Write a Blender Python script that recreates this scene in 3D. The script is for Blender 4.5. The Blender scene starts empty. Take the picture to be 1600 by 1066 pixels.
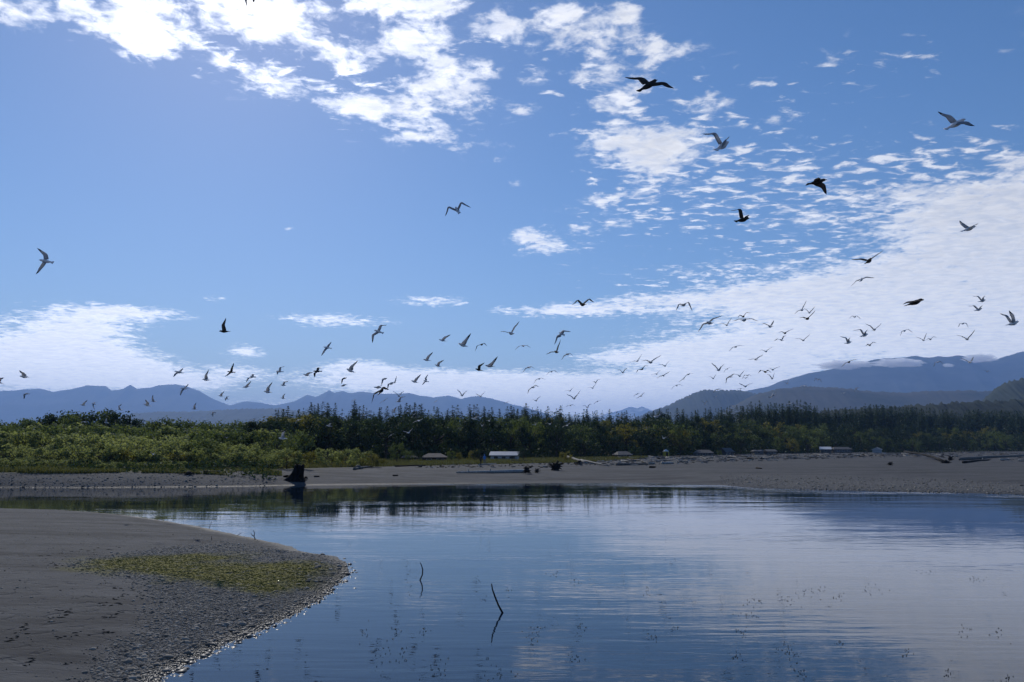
import bpy, bmesh, math, random
import numpy as np
from mathutils import Vector, Matrix, noise as mnoise

random.seed(7)
rng = np.random.default_rng(11)
SC = bpy.context.scene
COL = SC.collection
R = math.radians
PI = math.pi

# ------------------------------------------------------------------ camera
F = 1244.0                      # focal length in photo pixels (28 mm on 36 mm)
HZ = 697.0                      # photo row of the horizon
EYE = 4.6                       # eye height above the water
PITCH = math.atan((HZ - 533.0) / F)
cam_data = bpy.data.cameras.new('camera')
cam_data.sensor_width = 36.0
cam_data.lens = 28.0
cam_data.clip_start = 0.1
cam_data.clip_end = 120000.0
cam = bpy.data.objects.new('camera', cam_data)
cam.location = (0, 0, EYE)
cam.rotation_euler = (PI / 2 + PITCH, 0, 0)
COL.objects.link(cam)
SC.camera = cam

# ------------------------------------------------------------------ light and exposure
SUN_AZ, SUN_EL = R(-21.0), R(34.0)          # azimuth measured from +Y towards +X
SUN_DIR = Vector((math.sin(SUN_AZ) * math.cos(SUN_EL), math.cos(SUN_AZ) * math.cos(SUN_EL), math.sin(SUN_EL)))
SKY_STRENGTH = 0.075
SUN_STRENGTH = 3.0
EXPOSURE = 0.12
HAZE = 6.4e-5
sun_data = bpy.data.lights.new('sun', 'SUN')
sun_data.energy = SUN_STRENGTH
sun_data.angle = R(0.53)
sun_data.color = (1.0, 0.95, 0.87)
sun = bpy.data.objects.new('sun', sun_data)
sun.rotation_euler = SUN_DIR.to_track_quat('Z', 'Y').to_euler()
sun.location = (-60, 140, 120)
COL.objects.link(sun)

SC.view_settings.view_transform = 'Standard'
SC.view_settings.look = 'None'
SC.view_settings.exposure = EXPOSURE
SC.view_settings.gamma = 1.0
SC.view_settings.use_curve_mapping = False
SC.render.engine = 'CYCLES'
cy = SC.cycles
cy.use_denoising = True
try:
    cy.denoiser = 'OPENIMAGEDENOISE'
    cy.denoising_input_passes = 'RGB_ALBEDO_NORMAL'
    cy.denoising_prefilter = 'ACCURATE'
except Exception:
    pass
cy.max_bounces = 8
cy.diffuse_bounces = 2
cy.glossy_bounces = 3
cy.transmission_bounces = 3
cy.volume_bounces = 5
cy.transparent_max_bounces = 8
cy.use_adaptive_sampling = True
cy.adaptive_threshold = 0.015


def ray(px, py):
    """Direction (camera-axis component 1) through a photo point."""
    x = (px - 800.0) / F
    y = (533.0 - py) / F
    return Vector((x, math.cos(PITCH) - y * math.sin(PITCH), math.sin(PITCH) + y * math.cos(PITCH)))


def flat(px, py, z=0.0):
    d = ray(px, py)
    t = (z - EYE) / d.z
    return Vector((d.x * t, d.y * t, z))


# ------------------------------------------------------------------ node helpers
class NT:
    def __init__(self, tree):
        self.t = tree
        self.n = tree.nodes
        self.l = tree.links

    def node(self, kind, **kw):
        nd = self.n.new(kind)
        for k, v in kw.items():
            setattr(nd, k, v)
        return nd

    def put(self, sock, val):
        if hasattr(val, 'is_output'):
            self.l.new(val, sock)
        else:
            sock.default_value = val

    def math(self, op, a, b=None, c=None, clamp=False):
        nd = self.node('ShaderNodeMath', operation=op, use_clamp=clamp)
        self.put(nd.inputs[0], a)
        if b is not None:
            self.put(nd.inputs[1], b)
        if c is not None:
            self.put(nd.inputs[2], c)
        return nd.outputs[0]

    def vmath(self, op, a, b=None, c=None, out=0):
        nd = self.node('ShaderNodeVectorMath', operation=op)
        self.put(nd.inputs[0], a)
        if b is not None:
            self.put(nd.inputs[1], b)
        if c is not None:
            self.put(nd.inputs[2], c)
        return nd.outputs[out]

    def noise(self, vec, scale, detail=4, rough=0.55, dist=0.0, kind='FBM'):
        nd = self.node('ShaderNodeTexNoise')
        if vec is not None:
            self.put(nd.inputs['Vector'], vec)
        nd.inputs['Scale'].default_value = scale
        nd.inputs['Detail'].default_value = detail
        nd.inputs['Roughness'].default_value = rough
        nd.inputs['Distortion'].default_value = dist
        return nd.outputs['Fac']

    def maprange(self, v, a, b, c=0.0, d=1.0, smooth=True):
        nd = self.node('ShaderNodeMapRange')
        nd.interpolation_type = 'SMOOTHSTEP' if smooth else 'LINEAR'
        nd.clamp = True
        self.put(nd.inputs[0], v)
        for i, q in enumerate((a, b, c, d)):
            self.put(nd.inputs[i + 1], q)
        return nd.outputs[0]

    def mix(self, f, a, b, blend='MIX'):
        nd = self.node('ShaderNodeMix', data_type='RGBA', blend_type=blend)
        self.put(nd.inputs[0], f)
        self.put(nd.inputs[6], a)
        self.put(nd.inputs[7], b)
        return nd.outputs[2]


def rgb(r, g, b):
    return (r, g, b, 1.0)


# ------------------------------------------------------------------ sky with clouds
world = bpy.data.worlds.new('World')
SC.world = world
world.use_nodes = True
W = NT(world.node_tree)
W.n.clear()
sky = W.node('ShaderNodeTexSky', sky_type='NISHITA')
sky.sun_disc = False
sky.sun_elevation = SUN_EL
sky.sun_rotation = SUN_AZ
sky.altitude = 0.0
sky.air_density = 1.0
sky.dust_density = 0.15
sky.ozone_density = 3.5

# cloud cover: broad masses given by azimuth and elevation (photo points turned into angles), broken up by
# noise that lives on a flat cloud deck so that it closes up towards the horizon
CLOUDS = [
    # px, py, rx, ry, weight
    (310, 0, 95, 38, .95), (255, 62, 42, 24, .85), (140, 25, 55, 26, .8), (20, 15, 26, 26, .8), (215, 55, 25, 35, .7),
    (440, 18, 40, 20, .8), (395, 50, 26, 14, .55), (500, 75, 60, 20, .7), (425, 130, 52, 20, .8), (345, 96, 12, 9, .7), (470, 150, 30, 8, .4),
    (640, 68, 50, 24, .95), (590, 8, 60, 14, .8), (690, 8, 40, 16, .75), (780, 40, 40, 20, .75), (895, 45, 55, 32, .85), (980, 20, 22, 14, .7),
    (560, 168, 40, 16, .75), (640, 165, 70, 18, .8), (665, 130, 32, 14, .75), (735, 142, 36, 20, .65), (810, 170, 28, 11, .65), (660, 212, 60, 14, .75),
    (720, 232, 22, 8, .4), (762, 105, 20, 10, .6), (1000, 78, 45, 22, .6), (920, 120, 34, 14, .65), (1000, 130, 30, 22, .5), (945, 165, 34, 14, .6), (1100, 158, 40, 16, .5),
    (1210, 190, 40, 10, .4), (975, 222, 62, 26, .9), (1030, 255, 45, 20, .85), (1060, 215, 40, 16, .55), (945, 315, 34, 12, .6), (1020, 300, 50, 12, .5),
    (790, 228, 20, 8, .5), (805, 288, 12, 5, .5), (850, 382, 42, 16, .75), (820, 365, 20, 9, .6), (870, 330, 22, 7, .4), (905, 358, 22, 8, .4),
    (670, 470, 55, 9, .75), (520, 501, 80, 10, .85), (885, 485, 100, 10, .9), (335, 467, 16, 5, .6), (450, 358, 9, 3, .6), (1450, 85, 60, 16, .18), (1280, 95, 50, 12, .22),
    (200, 487, 80, 9, .95), (130, 505, 70, 16, .9), (110, 540, 70, 22, .95), (150, 570, 90, 22, .95), (200, 588, 80, 16, .9), (60, 580, 90, 26, .8), (384, 549, 26, 10, .95), (370, 582, 40, 10, .7), (310, 600, 50, 10, .7),
    (560, 572, 50, 10, .85), (640, 592, 160, 15, .95), (800, 608, 240, 20, .9), (1000, 612, 220, 26, .95), (1080, 548, 95, 13, .95), (960, 560, 60, 8, .6), (1150, 575, 120, 24, .95),
    (1430, 455, 250, 36, 1.05), (1230, 460, 150, 18, .85), (1540, 400, 130, 50, 1.05), (1360, 520, 260, 36, 1.1), (1570, 305, 70, 24, .7), (1590, 250, 40, 14, .6),
    (1460, 335, 90, 22, .5), (1330, 300, 60, 12, .42), (1240, 345, 60, 10, .42), (1430, 300, 50, 10, .45),
(700, 100, 22, 12, .5), (830, 120, 20, 10, .45), (1080, 80, 30, 12, .35), (960, 350, 40, 10, .45), (760, 250, 26, 6, .45), (545, 105, 24, 10, .5), (500, 20, 18, 8, .4), (575, 85, 18, 8, .4), (1130, 240, 30, 8, .4),
    (1000, 470, 70, 10, .5), (1120, 420, 120, 12, .4), (1650, 560, 160, 60, 1.0), (1750, 420, 140, 80, .95), (700, 640, 500, 14, .75), (-120, 560, 130, 40, .9),
]
def to_angles(px, py):
    d = ray(px, py).normalized()
    return math.atan2(d.x, d.y), math.asin(max(-1, min(1, d.z)))

tc = W.node('ShaderNodeTexCoord')
dirv = W.vmath('NORMALIZE', tc.outputs['Generated'])
sp = W.node('ShaderNodeSeparateXYZ')
W.l.new(dirv, sp.inputs[0])
az = W.math('ARCTAN2', sp.outputs[0], sp.outputs[1])
el = W.math('ARCSINE', sp.outputs[2])
cb = W.node('ShaderNodeCombineXYZ')
W.l.new(az, cb.inputs[0]); W.l.new(el, cb.inputs[1])
ang = cb.outputs[0]
blobs = []
for (bx, by, rx, ry, wgt) in CLOUDS:
    if by < 420 and bx > 380:
        wgt += .08; rx *= 1.08; ry *= 1.08
    if by < 160 and 150 < bx < 600:
        wgt *= .84
    a0, e0 = to_angles(bx, by)
    blobs.append((a0, e0, rx / F / max(.6, math.cos(e0)), ry / F, wgt))
crng = random.Random(5)
for i in range(16):                                  # the same broken cloud goes on round the rest of the sky
    a0 = R(52) + crng.random() * R(256)
    a0 = a0 if a0 < PI else a0 - 2 * PI
    e0 = R(2 + 40 * crng.random() ** 1.6)
    blobs.append((a0, e0, R(crng.uniform(5, 16)), R(crng.uniform(1.2, 3.5)), crng.uniform(.5, .9)))
def cover(bl, spread):
    c = None
    for (a0, e0, ra, re, wgt) in bl:
        ra *= spread; re *= spread
        v = W.vmath('MULTIPLY_ADD', ang, (1 / ra, 1 / re, 0), (-a0 / ra, -e0 / re, 0))
        q = W.vmath('DOT_PRODUCT', v, v, out=1)
        g = W.math('POWER', 0.3679, q)
        c = W.math('MULTIPLY', g, wgt) if c is None else W.math('MULTIPLY_ADD', g, wgt, c)
    return c
RIPPLES = [(1130, 270, 150, 80, .95), (1330, 300, 170, 60, .95), (1000, 190, 90, 90, .9), (1490, 280, 130, 60, .95), (890, 90, 90, 80, .6), (640, 165, 150, 60, .65), (430, 110, 110, 40, .5), (740, 70, 120, 50, .45), (1000, 320, 120, 40, .7),
           (870, 385, 70, 30, .7), (1060, 440, 150, 26, .7), (1250, 400, 160, 30, .7), (1450, 90, 120, 40, .38), (1230, 130, 140, 50, .42), (1650, 330, 120, 80, .8), (250, 60, 200, 50, .5), (1300, -150, 300, 90, .4), (700, -120, 300, 70, .7)]
rip_blobs = [(*to_angles(bx, by), rx / F / max(.6, math.cos(to_angles(bx, by)[1])), ry / F, w_) for (bx, by, rx, ry, w_) in RIPPLES]
for i in range(10):
    a0 = R(52) + crng.random() * R(256)
    rip_blobs.append((a0 if a0 < PI else a0 - 2 * PI, R(8 + 35 * crng.random()), R(crng.uniform(6, 14)), R(crng.uniform(2, 5)), crng.uniform(.5, .9)))
cov = cover(blobs, 1.12)
cov2 = W.math('MINIMUM', cover(rip_blobs, 1.0), 1.1)
cov = W.math('MINIMUM', cov, 1.25)
zc = W.math('ADD', W.math('MAXIMUM', sp.outputs[2], 0.0), 0.07)
inv = W.math('DIVIDE', 1.0, zc)
px_ = W.math('MULTIPLY', sp.outputs[0], inv)
py_ = W.math('MULTIPLY', sp.outputs[1], inv)
cp = W.node('ShaderNodeCombineXYZ')
W.l.new(px_, cp.inputs[0]); W.l.new(py_, cp.inputs[1])
deck = cp.outputs[0]
n_big = W.noise(W.vmath('MULTIPLY', deck, (1.0, .85, 1)), 9.0, 7, .62, .5)
n_cell = W.noise(W.vmath('ADD', deck, (31.0, 7.0, 3.0)), 24.0, 5, .58, .3)
lump = W.math('ADD', W.math('MULTIPLY', W.math('SUBTRACT', n_big, .5), 1.9), W.math('MULTIPLY', W.math('SUBTRACT', n_cell, .5), 1.9))
val = W.math('ADD', W.math('SUBTRACT', W.math('MULTIPLY', cov, 1.15), .48), lump)
alpha = W.maprange(val, -.10, .80, 0.0, 0.95)
alpha = W.math('MULTIPLY', alpha, W.maprange(cov, .10, .42))
# a second, thinner deck of rippled cloudlets
n_rip = W.noise(W.vmath('MULTIPLY_ADD', deck, (.8, 1.25, 1), (11.0, 3.0, 8.0)), 18.0, 5, .55, .5)
rip = W.maprange(W.math('ADD', n_rip, W.math('MULTIPLY', W.math('SUBTRACT', n_big, .5), .35)), W.math('SUBTRACT', .66, W.math('MULTIPLY', cov2, .17)), W.math('SUBTRACT', .86, W.math('MULTIPLY', cov2, .17)))
rip = W.math('MULTIPLY', rip, W.math('MULTIPLY', W.maprange(cov2, .05, .6), .85))
alpha = W.math('SUBTRACT', 1.0, W.math('MULTIPLY', W.math('SUBTRACT', 1.0, alpha), W.math('SUBTRACT', 1.0, rip)))
alpha = W.math('MULTIPLY', alpha, W.maprange(n_rip, .34, .60, .80, 1.0))
# cloud light: brightest towards the sun, greyer away from it and where the deck is thick
cosang = W.vmath('DOT_PRODUCT', dirv, tuple(SUN_DIR), out=1)
sunang = W.math('ARCCOSINE', cosang)
near = W.math('POWER', 0.3679, W.math('POWER', W.math('DIVIDE', sunang, R(13)), 2.0))
wide = W.math('POWER', 0.3679, W.math('POWER', W.math('DIVIDE', sunang, R(45)), 2.0))
lum = W.math('ADD', W.math('MULTIPLY', wide, 6.0), W.math('MULTIPLY', near, 12.0))
lum = W.math('ADD', lum, 8.3)
thick = W.maprange(val, 0.2, 1.1, 1.03, .84)
tex = W.maprange(n_big, .32, .68, .90, 1.08, smooth=False)
low = W.math('POWER', 0.3679, W.math('DIVIDE', W.math('MAXIMUM', el, 0.0), R(6.5)))
lum = W.math('MULTIPLY', lum, W.math('ADD', 1.0, W.math('MULTIPLY', low, 2.7)))
lum = W.math('MULTIPLY', W.math('MULTIPLY', lum, thick), tex)
ccol = W.vmath('SCALE', (0.98, 0.99, 1.03))
W.put(ccol.node.inputs[3], lum)
hsv = W.node('ShaderNodeHueSaturation')
hsv.inputs['Saturation'].default_value = 1.18
hsv.inputs['Value'].default_value = 1.10
W.l.new(sky.outputs[0], hsv.inputs['Color'])
skyt = W.vmath('MULTIPLY', hsv.outputs[0], (1.08, 1.02, 1.06))
skyc = W.mix(alpha, skyt, ccol)
bg = W.node('ShaderNodeBackground')
W.l.new(skyc, bg.inputs[0])
bg.inputs[1].default_value = SKY_STRENGTH
wo = W.node('ShaderNodeOutputWorld')
W.l.new(bg.outputs[0], wo.inputs[0])
world.cycles.sampling_method = 'MANUAL'
world.cycles.sample_map_resolution = 512


# ------------------------------------------------------------------ object helpers
class MB:
    """Collects verts and faces (with a material slot each) and links them as one mesh object."""
    def __init__(self):
        self.v, self.f, self.m = [], [], []

    def add(self, vs, fs, slot=0):
        o = len(self.v)
        self.v.extend([tuple(p) for p in vs])
        self.f.extend([tuple(i + o for i in f) for f in fs])
        self.m.extend([slot] * len(fs))

    def box(self, lo, hi, slot=0):
        x0, y0, z0 = lo; x1, y1, z1 = hi
        self.add([(x0, y0, z0), (x1, y0, z0), (x1, y1, z0), (x0, y1, z0), (x0, y0, z1), (x1, y0, z1), (x1, y1, z1), (x0, y1, z1)],
                 [(0, 3, 2, 1), (4, 5, 6, 7), (0, 1, 5, 4), (1, 2, 6, 5), (2, 3, 7, 6), (3, 0, 4, 7)], slot)

    def tube(self, pts, rad, sides=7, slot=0, rough=0.0, rnd=None):
        pts = [Vector(p) for p in pts]
        n = len(pts)
        rings = []
        ref = Vector((0.13, 0.21, 0.97))
        for i, p in enumerate(pts):
            t = (pts[min(i + 1, n - 1)] - pts[max(i - 1, 0)]).normalized()
            a = t.cross(ref)
            if a.length < 1e-3:
                a = t.cross(Vector((1, 0, 0)))
            a.normalize()
            b = t.cross(a).normalized()
            ring = []
            for k in range(sides):
                an = 2 * PI * k / sides
                r = rad[i] * (1 + (rnd.uniform(-rough, rough) if rnd else 0))
                ring.append(p + (a * math.cos(an) + b * math.sin(an)) * r)
            rings.append(ring)
        vs = [q for r_ in rings for q in r_]
        fs = []
        for i in range(n - 1):
            for k in range(sides):
                k2 = (k + 1) % sides
                fs.append((i * sides + k, i * sides + k2, (i + 1) * sides + k2, (i + 1) * sides + k))
        fs.append(tuple(range(sides - 1, -1, -1)))
        fs.append(tuple((n - 1) * sides + k for k in range(sides)))
        self.add(vs, fs, slot)

    def mesh(self, name, mats, smooth=False):
        me = bpy.data.meshes.new(name)
        me.from_pydata(self.v, [], self.f)
        for m in (mats if isinstance(mats, (list, tuple)) else [mats]):
            me.materials.append(m)
        me.polygons.foreach_set('material_index', self.m)
        if smooth:
            me.polygons.foreach_set('use_smooth', [True] * len(self.f))
        me.update()
        return me

    def build(self, name, mats, parent=None, smooth=False, loc=None):
        return link(name, self.mesh(name, mats, smooth), parent, loc)


def link(name, me, parent=None, loc=None):
    o = bpy.data.objects.new(name, me)
    COL.objects.link(o)
    if parent is not None:
        o.parent = parent
    if loc is not None:
        o.location = loc
    return o


def empty(name, loc, rz=0.0, scale=1.0):
    o = bpy.data.objects.new(name, None)
    o.empty_display_size = 0.2
    COL.objects.link(o)
    o.location = loc
    o.rotation_euler = (0, 0, rz)
    o.scale = (scale, scale, scale) if not isinstance(scale, tuple) else scale
    return o


def tag(o, label=None, cat=None, group=None, kind=None):
    if label: o['label'] = label
    if cat: o['category'] = cat
    if group: o['group'] = group
    if kind: o['kind'] = kind
    return o


def np_mesh(name, verts, faces, mats, smooth=False, mat_idx=None):
    """Fast mesh from numpy arrays; faces is (n,3) or (n,4)."""
    me = bpy.data.meshes.new(name)
    nv, nf, k = len(verts), len(faces), faces.shape[1]
    me.vertices.add(nv)
    me.vertices.foreach_set('co', np.asarray(verts, dtype=np.float32).ravel())
    me.loops.add(nf * k)
    me.loops.foreach_set('vertex_index', np.asarray(faces, dtype=np.int32).ravel())
    me.polygons.add(nf)
    me.polygons.foreach_set('loop_start', np.arange(0, nf * k, k, dtype=np.int32))
    for m in (mats if isinstance(mats, (list, tuple)) else [mats]):
        me.materials.append(m)
    if mat_idx is not None:
        me.polygons.foreach_set('material_index', np.asarray(mat_idx, dtype=np.int32))
    if smooth:
        me.polygons.foreach_set('use_smooth', np.ones(nf, dtype=bool))
    me.update(calc_edges=True)
    me.validate()
    return me


def attr(me, name, vals):
    a = me.attributes.new(name, 'FLOAT', 'POINT')
    a.data.foreach_set('value', np.asarray(vals, dtype=np.float32))


# value noise for terrain
_perm = rng.random((256, 256))
def vnoise(x, y):
    xi = np.floor(x).astype(int); yi = np.floor(y).astype(int)
    fx = x - xi; fy = y - yi
    fx = fx * fx * (3 - 2 * fx); fy = fy * fy * (3 - 2 * fy)
    a = _perm[xi & 255, yi & 255]; b = _perm[(xi + 1) & 255, yi & 255]
    c = _perm[xi & 255, (yi + 1) & 255]; d = _perm[(xi + 1) & 255, (yi + 1) & 255]
    return (a * (1 - fx) + b * fx) * (1 - fy) + (c * (1 - fx) + d * fx) * fy

def fbm(x, y, o=4, g=.5):
    s = 0; a = 1; t = 0
    for i in range(o):
        s = s + a * (vnoise(x * 2 ** i + 17.3 * i, y * 2 ** i + 9.1 * i) - .5); t += a; a *= g
    return s / t

def sstep(t):
    t = np.clip(t, 0, 1)
    return t * t * (3 - 2 * t)
# ================================================================== MATERIALS
def mat(name):
    m = bpy.data.materials.new(name)
    m.use_nodes = True
    T = NT(m.node_tree)
    p = T.n['Principled BSDF']
    return m, T, p

def simple(name, col, rough=.8, var=.25, scale=3.0, bump=0.0, spec=.3):
    m, T, p = mat(name)
    tcn = T.node('ShaderNodeTexCoord')
    n = T.noise(tcn.outputs['Object'], scale, 5, .6)
    c0 = rgb(*[c * (1 - var) for c in col]); c1 = rgb(*[min(1, c * (1 + var)) for c in col])
    T.put(p.inputs['Base Color'], T.mix(T.maprange(n, .3, .7), c0, c1))
    p.inputs['Roughness'].default_value = rough
    p.inputs['Specular IOR Level'].default_value = spec
    if bump:
        b = T.node('ShaderNodeBump')
        b.inputs['Strength'].default_value = bump
        b.inputs['Distance'].default_value = .05
        T.l.new(n, b.inputs['Height'])
        T.l.new(b.outputs[0], p.inputs['Normal'])
    return m

def wood_mat(name, col, dark=.5, spec=.25):
    m, T, p = mat(name)
    tcn = T.node('ShaderNodeTexCoord')
    n = T.noise(T.vmath('MULTIPLY', tcn.outputs['Object'], (1, 1, .25)), 5.0, 6, .65, .4)
    oi = T.node('ShaderNodeObjectInfo')
    rr = T.maprange(oi.outputs['Random'], 0, 1, .72, 1.25, smooth=False)
    c = T.mix(T.maprange(n, .35, .68), rgb(*[q * dark for q in col]), rgb(*col))
    sc_ = T.vmath('SCALE', c)
    T.put(sc_.node.inputs[3], rr)
    T.put(p.inputs['Base Color'], sc_)
    p.inputs['Roughness'].default_value = .85
    p.inputs['Specular IOR Level'].default_value = spec
    b = T.node('ShaderNodeBump')
    b.inputs['Strength'].default_value = .6
    b.inputs['Distance'].default_value = .06
    T.l.new(n, b.inputs['Height']); T.l.new(b.outputs[0], p.inputs['Normal'])
    return m

def leaf_mat(name, dark, light, trans=.32, hue=.5):
    """Foliage: clump-scale light and dark, a shift from tree to tree, and leaves that let some sun through."""
    m = bpy.data.materials.new(name)
    m.use_nodes = True
    T = NT(m.node_tree)
    T.n.clear()
    out = T.node('ShaderNodeOutputMaterial')
    tcn = T.node('ShaderNodeTexCoord')
    geo = T.node('ShaderNodeNewGeometry')
    oi = T.node('ShaderNodeObjectInfo')
    n = T.noise(tcn.outputs['Object'], 5.0, 3, .6)
    f = T.math('ADD', T.math('MULTIPLY', T.maprange(n, .3, .7), .45), T.math('MULTIPLY', oi.outputs['Random'], hue))
    f = T.math('ADD', f, T.math('MULTIPLY', geo.outputs['Random Per Island'], .25), clamp=True)
    c = T.mix(f, rgb(*dark), rgb(*light))
    d = T.node('ShaderNodeBsdfDiffuse'); T.l.new(c, d.inputs[0])
    t = T.node('ShaderNodeBsdfTranslucent')
    tcol = T.mix(.35, c, rgb(light[0] * 1.25, light[1] * 1.2, light[2] * .5))
    T.l.new(tcol, t.inputs[0])
    g = T.node('ShaderNodeBsdfGlossy'); g.inputs['Roughness'].default_value = .55
    g.inputs[0].default_value = rgb(.6, .65, .7)
    mx = T.node('ShaderNodeMixShader'); mx.inputs[0].default_value = trans
    T.l.new(d.outputs[0], mx.inputs[1]); T.l.new(t.outputs[0], mx.inputs[2])
    m2 = T.node('ShaderNodeMixShader'); m2.inputs[0].default_value = .03
    T.l.new(mx.outputs[0], m2.inputs[1]); T.l.new(g.outputs[0], m2.inputs[2])
    T.l.new(m2.outputs[0], out.inputs[0])
    return m

def attr_node(T, name):
    a = T.node('ShaderNodeAttribute')
    a.attribute_name = name
    return a.outputs['Fac']

# ------------------------------------------------------------------ terrain shape
# far shore of the estuary (photo points on the water plane, left to right)
FAR_PX = [(-500, 782), (-250, 768), (0, 761.5), (120, 762), (250, 761), (380, 760), (450, 758.5), (560, 757), (700, 756), (800, 755), (900, 754.5),
          (980, 754.5), (1080, 756.5), (1130, 758.5), (1180, 762), (1250, 764.5), (1330, 766.5), (1420, 769), (1500, 770.5), (1600, 773), (1750, 778), (2000, 790), (2400, 812)]
_fp = [flat(a, b) for a, b in FAR_PX]
FSX = np.array([-900, -400] + [p.x for p in _fp] + [140, 260, 900])
FSY = np.array([60, 74] + [p.y for p in _fp] + [42, 20, -40])
# near spit on the left
SPIT_PX = [(-700, 792), (-300, 793), (0, 795), (100, 797.5), (200, 805), (300, 821), (380, 837), (430, 848), (458, 854), (466, 861), (500, 865), (530, 869), (546, 880),
           (546, 893), (532, 910), (505, 930), (480, 947), (440, 968), (385, 989), (335, 1012), (285, 1036), (235, 1066), (170, 1110), (90, 1170), (-100, 1290), (-500, 1480)]
SPIT = np.array([[p.x, p.y] for p in (flat(a, b) for a, b in SPIT_PX)] + [[-60, 7.5], [-300, 8], [-300, 62]])

def poly_sd(x, y, P):
    """Signed distance to polygon P, positive inside."""
    d = np.full(x.shape, 1e18); ins = np.zeros(x.shape, bool)
    n = len(P)
    for i in range(n):
        ax, ay = P[i]; bx, by = P[(i + 1) % n]
        ex, ey = bx - ax, by - ay
        wx, wy = x - ax, y - ay
        t = np.clip((wx * ex + wy * ey) / (ex * ex + ey * ey), 0, 1)
        d = np.minimum(d, (wx - ex * t) ** 2 + (wy - ey * t) ** 2)
        if ay != by:
            c = ((ay > y) != (by > y)) & (x < (bx - ax) * (y - ay) / (by - ay) + ax)
            ins ^= c
    d = np.sqrt(d)
    return np.where(ins, d, -d)

T_PX = np.array([-3000, -400, 0, 250, 400, 500, 650, 900, 1300, 1600, 2500, 4000.])
T_W = np.array([6, 6, 6, 7, 12, 22, 34, 55, 80, 100, 110, 110.])
T_TOP = np.array([1.5, 1.5, 1.5, 1.5, 1.5, 1.4, 1.4, 1.3, 1.2, 1.0, 1.0, 1.0])
H_PX = np.array([-3000, -400, 300, 420, 520, 700, 1000, 1200, 1400, 1600, 2500, 4000.])
H_D0 = np.array([220, 200, 185, 170, 190, 205, 270, 365, 500, 580, 600, 600.])
H_D1 = np.array([340, 320, 270, 240, 250, 265, 345, 470, 640, 740, 760, 760.])
H_H = np.array([2, 2, 2, 3.5, 6, 6.5, 9, 11.5, 14, 15, 15, 15.])

def shore_d(x, y):
    return (y - np.interp(x, FSX, FSY)) * 0.97

def gz_arr(x, y, detail=True):
    x = np.asarray(x, float); y = np.asarray(y, float)
    yy = np.maximum(y, 1.0)
    px = 800 + F * np.clip(x / yy, -2.6, 2.6)
    wob = .7 * fbm(x * .12, y * .12, 3) + .35 * fbm(x * .6, y * .6, 2)
    d1 = shore_d(x, y) + wob * 1.2
    w = np.interp(px, T_PX, T_W); top = np.interp(px, T_PX, T_TOP)
    h1 = np.where(d1 > 0, top * np.sin(np.clip(d1 / w, 0, 1) * PI / 2) ** .85, np.maximum(-1.6, .10 * d1))
    d0 = np.interp(px, H_PX, H_D0); dd1 = np.interp(px, H_PX, H_D1); hh = np.interp(px, H_PX, H_H)
    hill = hh * sstep((y - d0) / (dd1 - d0))
    hill = hill * (1 + .25 * fbm(x * .012, y * .012, 3)) * np.where(y > 1, 1, 0)
    bumps = np.where(d1 > w * .5, .35 * fbm(x * .05 + 5, y * .05, 3) * np.clip((d1 - w * .5) / 20, 0, 1), 0)
    # a tidal pool behind the beach on the seaward side
    pool = np.exp(-(((y - 470) / 34) ** 2)) * sstep((px - 1330) / 120)
    h1 = np.where(d1 > 0, h1 + hill + bumps - 1.7 * pool, h1)
    s = poly_sd(x, y, SPIT) + wob * .55 * np.clip(y / 30, .3, 1)
    h2 = np.where(s > 0, .30 * (1 - np.exp(-np.maximum(s, 0) / 2.5)) + .35 * (1 - np.exp(-np.maximum(s, 0) / 14)), np.maximum(-1.6, .12 * s))
    h2 = h2 + np.where(s > -1, .035 * fbm(x * 1.3, y * 1.3, 3), 0)
    # the bank the photographer stands on
    nb = 5.5 - y + .8 * fbm(x * .2, 3.0 + x * 0, 2)
    h3 = np.where(nb > 0, 3.0 * sstep(nb / 6.0), np.maximum(-1.6, .3 * nb))
    h = np.maximum(np.maximum(h1, h2), h3)
    if detail:
        h = h + np.where(h > 0.02, .012 * fbm(x * 4, y * 4, 2), 0)
    return h

def gz(x, y):
    return float(gz_arr(np.array([x]), np.array([y]))[0])

_GT = np.concatenate([np.geomspace(8, 60, 160), np.geomspace(60.5, 700, 420)])
def G(px, py):
    """Point of the terrain seen at a photo point (marched along the line of sight)."""
    d = ray(px, py)
    t = _GT / d.y
    gap = EYE + d.z * t - np.maximum(gz_arr(d.x * t, _GT, False), 0.0)
    hit = np.nonzero(gap <= 0)[0]
    i = int(hit[0]) if len(hit) else len(_GT) - 1
    k = t[i]
    if 0 < i and len(hit):
        f = gap[i - 1] / (gap[i - 1] - gap[i])
        k = t[i - 1] + (t[i] - t[i - 1]) * f
    x, y = d.x * k, d.y * k
    return Vector((x, y, max(gz(x, y), 0.0)))

def AT(px, Y):
    """Point of the terrain in the direction of photo column px at depth Y."""
    x = (px - 800) / F * Y
    return Vector((x, Y, gz(x, Y)))

MOSS_PX = [(118, 886), (150, 876), (200, 873), (262, 873), (300, 868), (352, 866), (372, 860), (384, 867), (340, 876), (400, 880), (450, 873), (480, 868), (508, 868), (512, 876), (500, 890), (478, 903),
           (450, 916), (420, 920), (380, 914), (330, 912), (290, 908), (245, 902), (200, 897), (150, 896)]
MOSS = np.array([[p.x, p.y] for p in (flat(a, b, .35) for a, b in MOSS_PX)])
GRAV_PX = [(180, 1100), (100, 1066), (150, 1030), (210, 985), (245, 945), (225, 918), (120, 895), (118, 882), (200, 868), (260, 858), (340, 845), (420, 850), (470, 858), (540, 866), (556, 890), (540, 915), (500, 945), (400, 995), (300, 1045), (250, 1100)]
GRAV = np.array([[p.x, p.y] for p in (flat(a, b, .3) for a, b in GRAV_PX)])

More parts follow.
